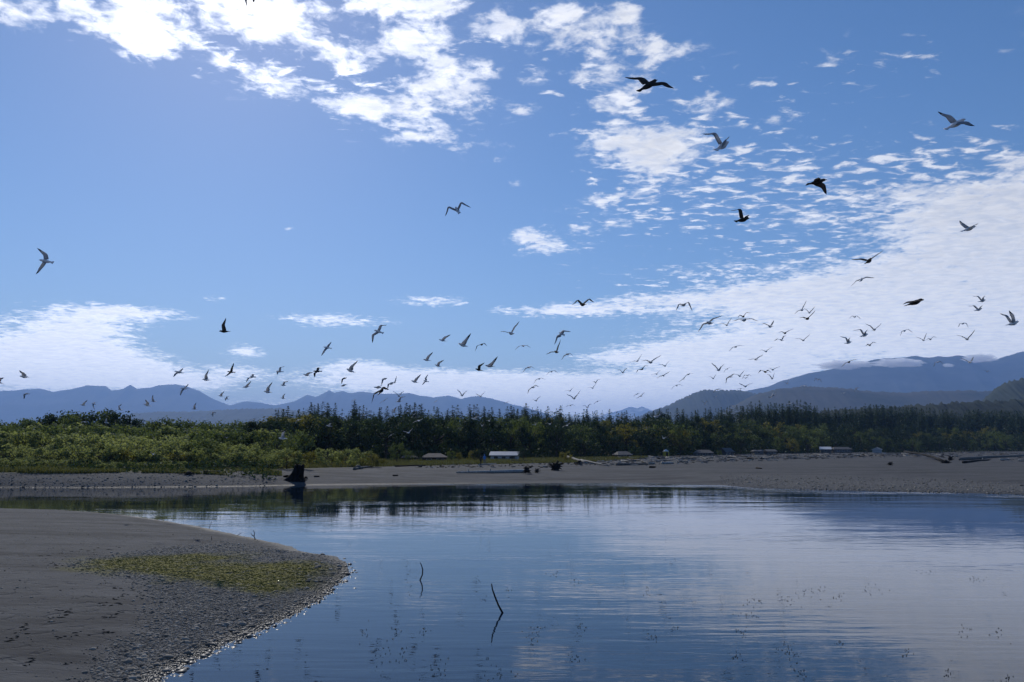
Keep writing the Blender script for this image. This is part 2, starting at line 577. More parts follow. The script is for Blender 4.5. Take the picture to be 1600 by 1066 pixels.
def grav_mask(x, y):
    s = poly_sd(x, y, SPIT)
    g = poly_sd(x, y, GRAV) + .9 * fbm(x * .5, y * .5, 3)
    return sstep((g + .6) / 1.6) * (s > -3)

# ------------------------------------------------------------------ ground sheet (polar, fine near the camera)
def polar_grid(rs, az_):
    rr, aa = np.meshgrid(rs, az_, indexing='ij')
    x = rr * np.sin(aa); y = rr * np.cos(aa)
    nr, na = rr.shape
    i = np.arange(nr - 1)[:, None] * na + np.arange(na - 1)[None, :]
    faces = np.stack([i, i + 1, i + na + 1, i + na], -1).reshape(-1, 4)[:, ::-1]
    return x.ravel(), y.ravel(), faces

rs = np.concatenate([np.linspace(.4, 12, 24), np.geomspace(12.3, 62, 250)[:], np.geomspace(62.6, 130, 150), np.geomspace(131.5, 800, 120), np.geomspace(840, 33000, 36)])
az_in = np.linspace(R(-36), R(36), 430)
az_g = np.concatenate([np.linspace(-PI, R(-36.6), 70), az_in, np.linspace(R(36.6), PI, 70)])
gx, gy, gf = polar_grid(rs, az_g)
ghz = gz_arr(gx, gy)
far = np.hypot(gx, gy)
ghz = np.where(far > 900, np.minimum(ghz, 12) * 1.0, ghz)
ground_mat, T, p = mat('beach_sand')
geo = T.node('ShaderNodeNewGeometry')
pos = geo.outputs['Position']
sz = T.node('ShaderNodeSeparateXYZ'); T.l.new(pos, sz.inputs[0])
gm = attr_node(T, 'gravel'); mm = attr_node(T, 'moss'); vm = attr_node(T, 'meadow')
n1 = T.noise(pos, .35, 6, .6); n2 = T.noise(pos, 9.0, 5, .7); n3 = T.noise(T.vmath('MULTIPLY', pos, (.25, 1.4, 1)), 1.0, 5, .6)
vor = T.node('ShaderNodeTexVoronoi'); T.l.new(pos, vor.inputs['Vector']); vor.inputs['Scale'].default_value = 9.0
sandc = T.mix(T.maprange(n1, .3, .7), rgb(.067, .068, .070), rgb(.094, .094, .096))
sandc = T.mix(T.math('MULTIPLY', T.maprange(n3, .5, .72), .55), sandc, rgb(.054, .054, .056))
tide = T.noise(T.vmath('MULTIPLY', pos, (.06, .55, 2.0)), 1.0, 4, .65, .6)
sandc = T.mix(T.math('MULTIPLY', T.maprange(tide, .48, .60), .75), sandc, rgb(.036, .036, .038))
sandc = T.mix(T.math('MULTIPLY', T.maprange(n2, .55, .75), .35), sandc, rgb(.112, .111, .111))
gravc = T.mix(vor.outputs['Color'], rgb(.05, .05, .05), rgb(.18, .176, .17))
gravc = T.mix(T.math('MULTIPLY', T.maprange(n2, .35, .65), .5), gravc, rgb(.07, .07, .068))
base = T.mix(gm, sandc, gravc)
mossn = T.math('MULTIPLY', mm, T.math('MULTIPLY', T.maprange(T.noise(pos, 3.0, 6, .75), .30, .54), .95))
base = T.mix(mossn, base, T.mix(n2, rgb(.080, .078, .008), rgb(.20, .175, .018)))
meadc = T.mix(T.maprange(T.noise(pos, .4, 5, .6), .35, .65), rgb(.045, .055, .02), rgb(.11, .105, .045))
base = T.mix(vm, base, meadc)
T.put(p.inputs['Base Color'], base)
wet = T.maprange(sz.outputs[2], .015, .16, 1.0, 0.0)
base2 = T.mix(T.math('MULTIPLY', wet, .6), base, rgb(.022, .022, .023))
T.put(p.inputs['Base Color'], base2)
T.put(p.inputs['Roughness'], T.math('SUBTRACT', .95, T.math('MULTIPLY', wet, .25)))
p.inputs['Specular IOR Level'].default_value = .14
bh = T.math('ADD', T.math('MULTIPLY', n2, .25), T.math('MULTIPLY', T.math('SUBTRACT', 1.0, vor.outputs['Distance']), T.math('MULTIPLY', gm, .9)))
bh = T.math('ADD', bh, T.math('MULTIPLY', n3, .5))
rip = T.noise(T.vmath('MULTIPLY', pos, (1.1, 4.2, 1)), 1.6, 4, .6, .8)
dint = T.noise(pos, 2.3, 3, .5, .5)
bh = T.math('ADD', bh, T.math('MULTIPLY', rip, T.math('SUBTRACT', .8, T.math('MULTIPLY', gm, .6))))
bh = T.math('ADD', bh, T.math('MULTIPLY', T.maprange(dint, .28, .46), .9))
bp = T.node('ShaderNodeBump'); bp.inputs['Strength'].default_value = .9; bp.inputs['Distance'].default_value = .05
T.l.new(bh, bp.inputs['Height']); T.l.new(bp.outputs[0], p.inputs['Normal'])
gme = np_mesh('ground', np.stack([gx, gy, ghz], 1), gf, ground_mat, smooth=True)
g_mask = grav_mask(gx, gy)
gpx = 800 + F * np.clip(gx / np.maximum(gy, 1), -2.5, 2.5)
d1a = shore_d(gx, gy)
bar = sstep((gpx - 1120 + 200 * fbm(gx * .08, gy * .08, 3)) / 130) * sstep((30 - d1a + 14 * fbm(gx * .1, gy * .1, 3)) / 16) * (d1a > -2) * .8
leftbar = sstep((430 - gpx) / 60) * sstep((6 - d1a) / 3) * (d1a > -2) * .6
attr(gme, 'gravel', np.clip(np.maximum(np.maximum(g_mask, bar), leftbar), 0, 1))
attr(gme, 'moss', sstep((poly_sd(gx, gy, MOSS) + 2.2 * fbm(gx * .9, gy * .9, 4) + 1.0) / 1.6) * (far < 60))
wv = np.interp(gpx, T_PX, T_W)
mead = sstep((d1a - wv * np.interp(gpx, [-400, 300, 480, 700, 1000, 1150], [.62, .7, .95, 1.0, 1.15, 1.35]) + 4 * fbm(gx * .15, gy * .15, 3)) / 3.0)
mead = mead * np.where(gpx > 900, sstep((gy - np.interp(gpx, [900, 1000, 1200, 1400, 1600], [150, 240, 400, 480, 560])) / 15), 1)
attr(gme, 'meadow', np.clip(mead, 0, 1))
ground = tag(link('ground', gme), 'dark grey sand beach with gravel bars and a mossy spit', None, None, 'structure')

# ------------------------------------------------------------------ water
wr = np.concatenate([np.geomspace(3, 130, 240), np.geomspace(132, 700, 30)])
wx, wy, wf = polar_grid(wr, np.linspace(R(-80), R(80), 300))
water_mat, T, p = mat('estuary_water')
geo = T.node('ShaderNodeNewGeometry'); pos = geo.outputs['Position']
rif = attr_node(T, 'riffle')
p.inputs['Base Color'].default_value = rgb(.006, .016, .032)
p.inputs['IOR'].default_value = 1.333
p.inputs['Specular IOR Level'].default_value = .5
T.put(p.inputs['Roughness'], T.math('ADD', .012, T.math('MULTIPLY', rif, .10)))
pv = T.vmath('MULTIPLY', pos, (.34, 1.7, 1))
r_small = T.noise(pv, 1.7, 2, .5, .4)
r_mid = T.noise(T.vmath('MULTIPLY', pos, (.16, .8, 1)), 1.0, 2, .5, .4)
r_long = T.noise(T.vmath('MULTIPLY', pos, (.10, .30, 1)), 1.0, 1, .5)
r_fine = T.noise(T.vmath('MULTIPLY', pos, (.6, 1.2, 1)), 7.0, 2, .5)
patch = T.maprange(T.noise(T.vmath('MULTIPLY', pos, (.05, .14, 1)), 1.0, 3, .55), .38, .66, .35, 1.25)
hgt = T.math('ADD', T.math('MULTIPLY', r_small, .0075), T.math('MULTIPLY', r_mid, .011))
hgt = T.math('MULTIPLY', T.math('MULTIPLY', hgt, patch), attr_node(T, 'stir'))
hgt = T.math('ADD', hgt, T.math('MULTIPLY', r_long, .012))
hgt = T.math('ADD', hgt, T.math('MULTIPLY', r_fine, T.math('ADD', .00015, T.math('MULTIPLY', rif, .020))))
hgt = T.math('ADD', hgt, T.math('MULTIPLY', r_small, T.math('MULTIPLY', rif, .035)))
bp = T.node('ShaderNodeBump'); bp.inputs['Strength'].default_value = 1.0; bp.inputs['Distance'].default_value = 1.0
T.l.new(hgt, bp.inputs['Height']); T.l.new(bp.outputs[0], p.inputs['Normal'])
wme = np_mesh('river_water', np.stack([wx, wy, np.zeros_like(wx)], 1), wf, water_mat, smooth=True)
wpx = 800 + F * np.clip(wx / np.maximum(wy, 1), -2.5, 2.5)
wd = -shore_d(wx, wy) + 7 * fbm(wx * .05, wy * .2, 3)
reach = np.interp(wpx, [-400, 0, 300, 420, 480, 620, 800, 1000, 1200, 1600, 2400], [3, 3.5, 3, 1, 1, 4, 8, 12, 11, 9, 9])
band = sstep((reach - wd) / 4.0) * sstep((wd + 1) / 1.5)
streak = sstep((fbm(wx * .05 + 3, wy * .5, 3) - .05) / .2)
attr(wme, 'riffle', np.clip(band * (.12 + .88 * streak), 0, 1))
attr(wme, 'stir', np.clip(np.interp(np.hypot(wx, wy), [10, 24, 40, 60, 90], [1.3, 1.2, 1.0, .7, .55]) * (1 + .6 * fbm(wx * .04, wy * .12, 3)), .2, 2))
tag(link('river_water', wme), 'calm blue estuary water mirroring sky and trees', None, None, 'structure')

# ------------------------------------------------------------------ mountains and far hills
def hill_mat(name, c0, c1, scale):
    m, T, p = mat(name)
    geo = T.node('ShaderNodeNewGeometry')
    n = T.noise(geo.outputs['Position'], scale, 6, .65)
    T.put(p.inputs['Base Color'], T.mix(T.maprange(n, .38, .62), rgb(*c0), rgb(*c1)))
    p.inputs['Roughness'].default_value = .95
    p.inputs['Specular IOR Level'].default_value = .1
    return m

def mountain(name, label, prof, D, m, depth=.28, rough=.06, step=3.0, teeth=0.0):
    pxs = np.arange(prof[0][0], prof[-1][0] + .1, step)
    top = np.interp(pxs, [a for a, b in prof], [b for a, b in prof])
    ts = np.concatenate([np.linspace(-1, 0, 15), np.linspace(.12, 1, 6)])
    V = []
    for t in ts:
        Y = D * (1 + depth * t)
        # spurs: each column's slope runs out sideways a little as it falls
        u = (pxs - 800) / F
        X = u * D * (1 + depth * t * .55)
        H = EYE + (HZ - top) / F * D
        prof_t = (1 - abs(t)) ** (1.15)
        nz = fbm(X / (D * .035) + D * .001, np.full_like(X, Y / (D * .06)), 5, .55)
        ridge = fbm(X / (D * .012), np.full_like(X, 3.1), 4, .6)
        z = H * prof_t + H * nz * rough * 6 * (1 - prof_t) * min(1, prof_t * 4) + H * ridge * rough * .55 * prof_t
        if teeth:
            z = z + teeth * rng.random(len(X)) * (prof_t > .02)
        z = z - 25 * (abs(t) > .99)
        V.append(np.stack([X, np.full_like(X, Y), z], 1))
    na = len(pxs)
    i = np.arange(len(ts) - 1)[:, None] * na + np.arange(na - 1)[None, :]
    faces = np.stack([i, i + 1, i + na + 1, i + na], -1).reshape(-1, 4)
    return tag(link(name, np_mesh(name, np.concatenate(V), faces, m, smooth=True)), label, None, None, 'structure')

rock = hill_mat('forested_rock', (.028, .036, .030), (.075, .078, .070), .0016)
fir = hill_mat('fir_slope', (.020, .030, .022), (.045, .055, .035), .003)
cut = hill_mat('logged_slope', (.038, .046, .034), (.078, .074, .058), .0022)
mountain('mountain', 'pale blue range of peaks far behind the shrubs and conifers',
         [(-900, 640), (-600, 625), (-300, 632), (-100, 618), (0, 612), (25, 610), (60, 608), (85, 613), (105, 610), (135, 603.5), (150, 604), (165, 604), (175, 611), (192, 608), (203, 602), (214, 609), (235, 606),
          (250, 603), (265, 601), (290, 603), (312, 612), (335, 625), (360, 634), (385, 628), (402, 630), (430, 634), (460, 628), (480, 618), (495, 621), (505, 616), (514, 611), (522, 615), (535, 612), (550, 615),
          (562, 613), (575, 614), (600, 617), (640, 615), (660, 620), (678, 622), (700, 619), (720, 624), (745, 619), (770, 624), (800, 632), (830, 640), (880, 655), (940, 675)], 19000, rock, step=2.0)
mountain('mountain', 'faint snow streaked peaks beyond the gap in the tree line',
         [(900, 668), (945, 648), (968, 642), (985, 636), (995, 639), (1002, 636), (1015, 641), (1040, 648), (1080, 668)], 24000, hill_mat('snowy_rock', (.06, .07, .08), (.5, .5, .5), .002), step=2.0)
mountain('mountain', 'broad blue mountain with its summit cut by a bank of cloud',
         [(1090, 640), (1140, 614), (1165, 612), (1195, 606), (1230, 593), (1265, 584), (1300, 577), (1335, 571), (1352, 566), (1370, 562), (1400, 560), (1420, 558), (1434, 556), (1448, 559), (1470, 558), (1490, 557), (1505, 556), (1515, 559),
          (1530, 564), (1545, 565), (1562, 562), (1580, 556), (1596, 551), (1650, 545), (1750, 540), (1900, 555), (2200, 590), (2600, 640)], 12500, rock, rough=.05)
mountain('hill', 'low blue wooded ridge between the shrubs and the pale range',
         [(-700, 668), (-300, 664), (0, 668), (100, 666), (170, 660), (215, 647), (260, 645), (320, 644), (365, 641), (420, 640.5), (440, 639), (475, 645), (540, 654), (640, 664), (760, 676)], 9000, fir, teeth=14, step=2.0)
mountain('hill', 'dark blue hill rising beyond the right end of the conifer wood',
         [(985, 660), (1010, 648), (1040, 636), (1070, 623), (1090, 614), (1108, 611), (1140, 613), (1160, 613), (1190, 619), (1215, 627), (1260, 640), (1320, 655)], 7000, fir, teeth=16, step=2.0)
mountain('hill', 'hazy foothills with brown logged slopes below the broad mountain',
         [(1120, 650), (1160, 628), (1185, 617), (1215, 609), (1250, 606), (1290, 606), (1330, 609), (1370, 614), (1410, 615), (1440, 613), (1500, 612), (1560, 613), (1640, 610), (1800, 612), (2200, 630)], 5200, cut, teeth=8)
mountain('hill', 'dark green wooded hill at the far right edge of the view',
         [(1500, 660), (1525, 640), (1545, 618), (1562, 606), (1580, 598), (1600, 594), (1660, 588), (1760, 585), (1900, 596), (2200, 630)], 2600, fir, teeth=9, step=2.0)
mountain('hill', 'low dark wooded rise just behind the conifers near the river',
         [(1080, 690), (1180, 660), (1280, 648), (1400, 641), (1500, 633), (1600, 630), (1750, 628), (2000, 640), (2300, 665)], 1500, hill_mat('near_wood', (.012, .019, .011), (.026, .034, .018), .02), teeth=9, step=2.0, rough=.03)
# ================================================================== TREES AND SHRUBS
bark = simple('bark', (.075, .06, .048), .9, .35, 6.0, .5)
leaf_fir = leaf_mat('fir_needles', (.018, .036, .020), (.054, .086, .036), .20, .5)
leaf_oak = leaf_mat('broad_leaves', (.036, .064, .020), (.135, .170, .048), .45, .6)
leaf_dark = leaf_mat('dark_leaves', (.015, .031, .014), (.048, .074, .025), .26, .55)
leaf_willow = leaf_mat('willow_leaves', (.095, .130, .042), (.285, .315, .12), .60, .5)
leaf_gold = leaf_mat('yellowing_leaves', (.095, .105, .022), (.21, .19, .04), .46, .5)

def leaf_quads(centers, normals, sizes, r, aspect=.6):
    """One bent leaf spray (a quad) per centre, facing roughly along its normal."""
    n = len(centers)
    t = r.normal(size=(n, 3))
    u = np.cross(normals, t); u /= np.linalg.norm(u, axis=1)[:, None] + 1e-9
    w = np.cross(normals, u); w /= np.linalg.norm(w, axis=1)[:, None] + 1e-9
    a = sizes[:, None]
    bend = normals * a * .25
    V = np.stack([centers - u * a - bend, centers - w * a * aspect, centers + u * a - bend, centers + w * a * aspect], 1).reshape(-1, 3)
    Fc = np.arange(4 * n).reshape(-1, 4)
    return V, Fc

def conifer_meshes(seed, width=.30, gap=.12, sparse=1.0):
    """A unit-high conifer: straight tapering trunk and drooping whorled boughs."""
    r = np.random.default_rng(seed)
    C, N, S = [], [], []
    n_wh = int(21 * sparse)
    for k in range(n_wh):
        t = gap + (1 - gap) * (k / (n_wh - 1)) ** .95
        if r.random() < .08: continue
        reach = width * 1.05 * (1 - t) ** .70 * (.72 + .55 * r.random()) + .016
        if t < .3: reach *= .7 + t
        nb = 6 if t < .8 else 4
        a0 = r.random() * 6.28
        for b in range(nb):
            if r.random() < .14: continue
            a = a0 + b * 2 * PI / nb + r.normal() * .25
            L = reach * r.uniform(.55, 1.2)
            m = max(3, int(L / .021))
            for q in range(m):
                f = (q + .6) / m
                dr = L * f
                zz = t - .18 * dr - .45 * dr * dr / max(width, .1) + r.normal() * .006
                side = r.normal() * .016 * (1 - .5 * f)
                C.append((math.cos(a) * dr - math.sin(a) * side, math.sin(a) * dr + math.cos(a) * side, zz))
                N.append((math.cos(a) * .5 + r.normal() * .35, math.sin(a) * .5 + r.normal() * .35, .8 + r.normal() * .3))
                S.append(.038 * (1.15 - .45 * f) * (1.05 - .55 * t) * r.uniform(.7, 1.3))
    for q in range(10):
        C.append((r.normal() * .003, r.normal() * .003, .955 + .005 * q)); N.append((r.normal(), r.normal(), .4)); S.append(.012)
    C, N, S = np.array(C), np.array(N), np.array(S)
    N /= np.linalg.norm(N, axis=1)[:, None]
    V, Fc = leaf_quads(C, N, S, r, .55)
    crown = np_mesh('crown', V, Fc, leaf_fir)
    b = MB()
    b.tube([(0, 0, -.04), (0.002, 0, .3), (0, .002, .7), (0, 0, .97)], [.017, .012, .006, .0015], 6)
    return crown, b.mesh('trunk', bark, True)

def broad_meshes(seed, m, width=.85, low=.12, lobes=16, per=95, leaf=.028, flat_=.8):
    """A unit-high broadleaf tree: forked trunk and limbs that carry uneven leaf clumps with gaps between."""
    r = np.random.default_rng(seed)
    b = MB()
    top = .42 + .1 * r.random()
    b.tube([(0, 0, -.05), (.01 * r.normal(), .01 * r.normal(), .2), (.02 * r.normal(), .02 * r.normal(), top)], [.03, .024, .014], 6)
    C, N, S = [], [], []
    for k in range(lobes):
        a = k * 2.399 + r.normal() * .4
        h = low + .12 + (1 - low - .22) * ((k + .5) / lobes)
        rad = width * .5 * math.sqrt(max(.05, 1 - ((h - .45) / .62) ** 2)) * r.uniform(.45, .95)
        c = np.array([math.cos(a) * rad, math.sin(a) * rad, h + r.normal() * .04])
        lr = np.array([1, 1, flat_]) * r.uniform(.11, .20) * (width / .85) ** .5
        s = Vector((0, 0, min(top, max(.08, h * .6))))
        mid = s.lerp(Vector(c), .55) + Vector((0, 0, -.02))
        b.tube([s, mid, Vector(c)], [.012, .007, .002], 4)
        n = int(per * r.uniform(.6, 1.25))
        d = r.normal(size=(n, 3)); d /= np.linalg.norm(d, axis=1)[:, None]
        rr = r.random(n) ** .45
        pts = c + d * lr * rr[:, None] * (1 + .35 * np.sin(d[:, :1] * 7 + k) * np.cos(d[:, 1:2] * 6))
        keep = pts[:, 2] > low * .4
        C.append(pts[keep]); N.append((d + r.normal(size=d.shape) * .55 + np.array([0, 0, .35]))[keep]); S.append((leaf * r.uniform(.6, 1.35, n))[keep])
    C, N, S = np.concatenate(C), np.concatenate(N), np.concatenate(S)
    C[:, 2] *= 1.0 / max(C[:, 2].max(), .5)
    N /= np.linalg.norm(N, axis=1)[:, None] + 1e-9
    V, Fc = leaf_quads(C, N, S, r, .6)
    return np_mesh('crown', V, Fc, m), b.mesh('trunk', bark, True)

CON = [conifer_meshes(100 + i, [.34, .40, .30, .46, .36, .28, .42, .38][i], [.10, .05, .18, .08, .04, .22, .06, .12][i], [1, 1.05, .85, 1.1, 1, .8, 1.05, .9][i]) for i in range(8)]
BRO = [broad_meshes(200 + i, leaf_oak, [.95, .8, 1.1, .9, .85][i]) for i in range(5)]
DRK = [broad_meshes(240 + i, leaf_dark, [.95, .85, 1.05, .75][i]) for i in range(4)]
GLD = [broad_meshes(260 + i, leaf_gold, [.9, 1.0, .8][i]) for i in range(3)]
SHR = [broad_meshes(300 + i, leaf_willow, [1.3, 1.1, 1.5, 1.2, 1.0][i], .02, 17, 105, .036, .85) for i in range(5)]
SHG = [broad_meshes(330 + i, leaf_gold, [1.3, 1.15][i], .02, 17, 100, .036, .85) for i in range(2)]
SHD = [broad_meshes(340 + i, leaf_oak, [1.2, 1.4, 1.1][i], .02, 17, 110, .034, .85) for i in range(3)]
prng = random.Random(23)
ROLL = []

def plant(name, cat, pair, p, h, label, group, wide=1.0):
    o = empty(name, (p.x, p.y, p.z - .02 * h), prng.random() * 6.28, (h * wide, h * wide, h))
    tag(o, label, cat, group)
    ROLL.append((label, 800 + F * p.x / p.y, o))
    link('crown', pair[0], o)
    link('trunk', pair[1], o)
    return o

def section(px):
    """The landmark on the beach that a photo column stands behind."""
    for lim, t in ((90, 'the thicket end'), (260, 'the undercut bank'), (410, 'the dark snag'), (510, 'the stump'), (625, 'the golden shrubs'), (720, 'the brown shed'),
                   (850, 'the white cottage'), (940, 'the root wads'), (1015, 'the grey cabin'), (1075, 'the yellow tent'), (1160, 'the beach house'), (1250, 'the driftwood field'),
                   (1345, 'the white cabin'), (1450, 'the leaning log'), (1540, 'the tidal pool'), (9999, 'the pale log')):
        if px < lim:
            return t

SKY_PX = [(-200, 652), (0, 655), (30, 655), (60, 655), (100, 646), (150, 640), (180, 641), (215, 653), (250, 657), (300, 660), (350, 660), (400, 655), (432, 640), (455, 633), (475, 633), (490, 626), (505, 625), (520, 627), (532, 634), (545, 638), (555, 627), (570, 636),
          (590, 633), (605, 630), (640, 631), (670, 630), (700, 634), (745, 629), (770, 636), (800, 634), (835, 632), (850, 637), (868, 634), (880, 634), (900, 638), (950, 641), (1000, 642), (1030, 638), (1060, 639), (1100, 637), (1150, 634), (1190, 627), (1220, 630), (1258, 625),
          (1275, 633), (1290, 640), (1310, 638), (1340, 634), (1362, 630), (1385, 628), (1400, 630), (1424, 626), (1440, 636), (1470, 641), (1500, 639), (1540, 634), (1565, 632), (1600, 635), (1700, 636), (1900, 640)]
def skyline(px):
    return float(np.interp(px, [a for a, b in SKY_PX], [b for a, b in SKY_PX]))

# --- conifers of the wood: a skyline row and rows below it on the slope
def con_D(px):
    return float(np.interp(px, [420, 520, 700, 1000, 1200, 1400, 1600, 1900], [225, 240, 258, 338, 455, 620, 715, 760]))
n_con = 0
for row in range(4):
    px = 436 + row * 2.5
    while px < 1690 and n_con < 298:
        D = con_D(px) * [1.0, .955, .90, 1.05][row] + prng.uniform(-6, 6)
        p = AT(px, D)
        ytop = skyline(px) + [prng.choice([prng.uniform(-3, 2), prng.uniform(0, 9)]), prng.uniform(2, 20), prng.uniform(8, 34), prng.uniform(0, 7)][row]
        h = max(6.5, EYE + (HZ - ytop) / F * D - p.z)
        h = min(h, 21)
        broadgap = row in (1, 2) and prng.random() < .22
        if not broadgap:
            sec = section(px)
            where = ['on the skyline', 'just under the skyline', 'on the slope', 'at the back of the wood'][row]
            plant('conifer', 'conifer', CON[prng.randrange(8)], p, h, f'dark conifer {where} behind {sec}', f'conifers {where} behind {sec}', prng.uniform(.95, 1.5))
            n_con += 1
        px += F / D * (prng.uniform(2.2, 5.0) if prng.random() < .75 else prng.uniform(6, 9)) * [1.0, 1.05, 1.35, 1.7][row]

def mass(name, label, kits, spots, m):
    """Trees past the counted ones, joined: spots are (x, y, z, height, width factor)."""
    Vs, Fs, off = [], [], 0
    for (x, y, z, h, wd) in spots:
        me = kits[prng.randrange(len(kits))][0]
        v = np.empty(len(me.vertices) * 3, dtype=np.float32); me.vertices.foreach_get('co', v); v = v.reshape(-1, 3)
        a = prng.random() * 6.28
        c_, s_ = math.cos(a), math.sin(a)
        Vs.append(np.stack([(v[:, 0] * c_ - v[:, 1] * s_) * h * wd + x, (v[:, 0] * s_ + v[:, 1] * c_) * h * wd + y, v[:, 2] * h + z], 1))
        Fs.append(np.arange(len(v)).reshape(-1, 4) + off); off += len(v)
    return tag(link(name, np_mesh(name, np.concatenate(Vs), np.concatenate(Fs), m)), label, None, None, 'stuff')

spots = []
px = 432.0
while px < 1700:
    D = con_D(px) * prng.uniform(1.0, 1.09)
    p = AT(px, D)
    h = min(21, max(6, EYE + (HZ - skyline(px) - prng.uniform(1, 13)) / F * D - p.z))
    spots.append((p.x, p.y, p.z, h, prng.uniform(1.0, 1.5)))
    px += F / D * prng.uniform(1.2, 2.9)
mass('conifer_wood', 'dense conifers closing the gaps behind the front trees of the wood', CON, spots, leaf_fir)
spots = []
for k in range(170):                       # the wood goes on past the edge of the view
    px = prng.uniform(1700, 2500)
    D = con_D(px) * prng.uniform(.84, 1.05)
    p = AT(px, D)
    spots.append((p.x, p.y, p.z, prng.uniform(12, 19), prng.uniform(1.0, 1.5)))
mass('conifer_wood', 'dense conifers of the wood beyond the tidal pool', CON, spots, leaf_fir)
spots = []
for k in range(70):
    px = prng.uniform(-900, -90)
    p = AT(px, prng.uniform(102, 165))
    spots.append((p.x, p.y, p.z, prng.uniform(2.5, 7.0), prng.uniform(.9, 1.2)))
mass('thicket', 'shrub thicket going on upriver along the bank', SHR + SHD, spots, leaf_willow)

# --- broadleaf trees down the slope and along its foot
n_bro = 0
for row in range(5):
    px = 425 + row * 7
    while px < 1700 and n_bro < 295:
        fr = [.30, .55, .75, .90, .10][row]
        d0 = float(np.interp(px, [420, 520, 700, 1000, 1200, 1400, 1600, 1900], [160, 174, 192, 252, 345, 470, 560, 590]))
        D = d0 + (con_D(px) * .93 - d0) * fr + prng.uniform(-7, 7)
        p = AT(px, D)
        q = prng.random()
        h = prng.uniform(8.5, 14.0) * [1.0, 1.0, 1.0, .95, .75][row]
        lim = EYE + (HZ - (skyline(px) + (3 if px > 1000 and .3 < q < .6 else (15 if px < 1000 else 9)))) / F * D - p.z
        h = max(4.0, min(h, lim))
        golden = (640 < px < 700 or 1070 < px < 1110 or 1180 < px < 1215 or 1460 < px < 1620 or 900 < px < 1000) and row in (1, 2, 3)
        if q < (.32 if golden else .05):
            pair, kind = GLD[prng.randrange(3)], 'yellow green'
        elif q < (.62 if px > 1000 else (.85 if 440 < px < 660 else .65)):  # extra dark-leaved trees behind the stump put that stretch's shade into leaf colour
            pair, kind = DRK[prng.randrange(4)], 'dark green'
        else:
            pair, kind = BRO[prng.randrange(5)], 'mid green'
        sec = section(px)
        where = ['low on the slope', 'halfway up the slope', 'high on the slope', 'under the conifers', 'at the foot of the wood'][row]
        if not (fr < .2 and (655 < px < 705 or 762 < px < 815)):
            plant('broadleaf_tree', 'tree', pair, p, h, f'{kind} tree {where} behind {sec}', f'{kind} trees {where} behind {sec}', prng.uniform(.85, 1.2))
            n_bro += 1
        px += F / D * prng.uniform(5.0, 8.6) * [1, 1, 1.05, 1.15, 1.1][row]

# --- taller trees behind the thicket on the near left, with light canopy towards the conifers
def group_at(spots, name, cat, kit, word, where, D, jit=7, wide=(1.0, 1.35)):
    for i, (px, ytop) in enumerate(spots):
        d = D + prng.uniform(-jit, jit)
        p = AT(px, d)
        h = max(1.0, EYE + (HZ - ytop) / F * d - p.z)
        kits = kit[prng.randrange(len(kit))]
        sec = section(px)
        plant(name, cat, kits, p, h, f'{word} {where} {sec}', f'{word} {where} {sec}', prng.uniform(*wide))

def spread(x0, x1, prof, step, jit=3.0):
    out = []
    x = x0
    while x < x1:
        out.append((x, float(np.interp(x, [a for a, b in prof], [b for a, b in prof])) + prng.uniform(-jit, jit)))
        x += step * prng.uniform(.75, 1.25)
    return out
group_at(spread(-70, 455, [(-70, 652), (0, 660), (22, 655), (45, 652), (62, 653), (85, 646), (100, 640), (125, 643), (150, 637), (180, 638), (200, 645), (222, 655), (250, 655), (282, 650), (300, 655), (350, 658), (400, 655), (455, 652)], 11, 2.5), 'tall_shrub', 'tree', DRK[:2] + [BRO[1], BRO[3], SHD[0], SHD[2]],
         'dark green tree', 'at the back of the thicket by', 172, wide=(.75, 1.0))
group_at(spread(-70, 460, [(-70, 665), (60, 662), (150, 660), (250, 664), (330, 668), (460, 672)], 12, 3), 'tall_shrub', 'tree', SHD + [BRO[0], BRO[2], SHR[1]],
         'dense shrub', 'deep in the thicket by', 143, wide=(.95, 1.25))
group_at(spread(395, 520, [(395, 664), (430, 650), (470, 647), (520, 652)], 12, 2.5), 'broadleaf_tree', 'tree', GLD + [BRO[0]],
         'olive green round tree', 'between thicket and conifers behind', 186, wide=(1.0, 1.3))
group_at(spread(-80, 450, [(-80, 674), (0, 674), (60, 672), (150, 679), (190, 680), (250, 681), (330, 684), (450, 698)], 12, 6), 'shrub', 'shrub', SHR + [SHD[0], SHR[1]],
         'grey green shrub', 'in the thicket by', 121, wide=(1.0, 1.3))
group_at(spread(-80, 450, [(-80, 688), (0, 690), (100, 694), (200, 697), (300, 702), (400, 710), (450, 714)], 14, 6), 'shrub', 'shrub', SHR + SHG[:1],
         'low willow shrub', 'at the front of the thicket by', 112, 4, wide=(1.0, 1.4))
group_at(spread(-80, 290, [(-80, 714), (100, 716), (300, 722)], 12, 3), 'shrub', 'shrub', SHR,
         'small green shrub', 'on the edge by', 104, 3, wide=(1.2, 1.7))
group_at([(437, 704), (452, 698), (420, 708), (470, 703)], 'shrub', 'shrub', SHG + SHR[:2], 'rounded olive shrub', 'on the beach edge behind', 117, wide=(1.0, 1.2))
group_at([(494, 702), (512, 699), (530, 703), (548, 699), (566, 701), (584, 706), (600, 715)], 'shrub', 'shrub', [SHG[0], SHG[1], SHR[3]], 'golden green rounded shrub', 'on the beach edge by', 128, wide=(1.0, 1.25))
group_at([(622, 690), (640, 702)], 'round_tree', 'tree', BRO[:2], 'small grey green round tree', 'standing clear of the wood beside', 162, wide=(.9, 1.1))
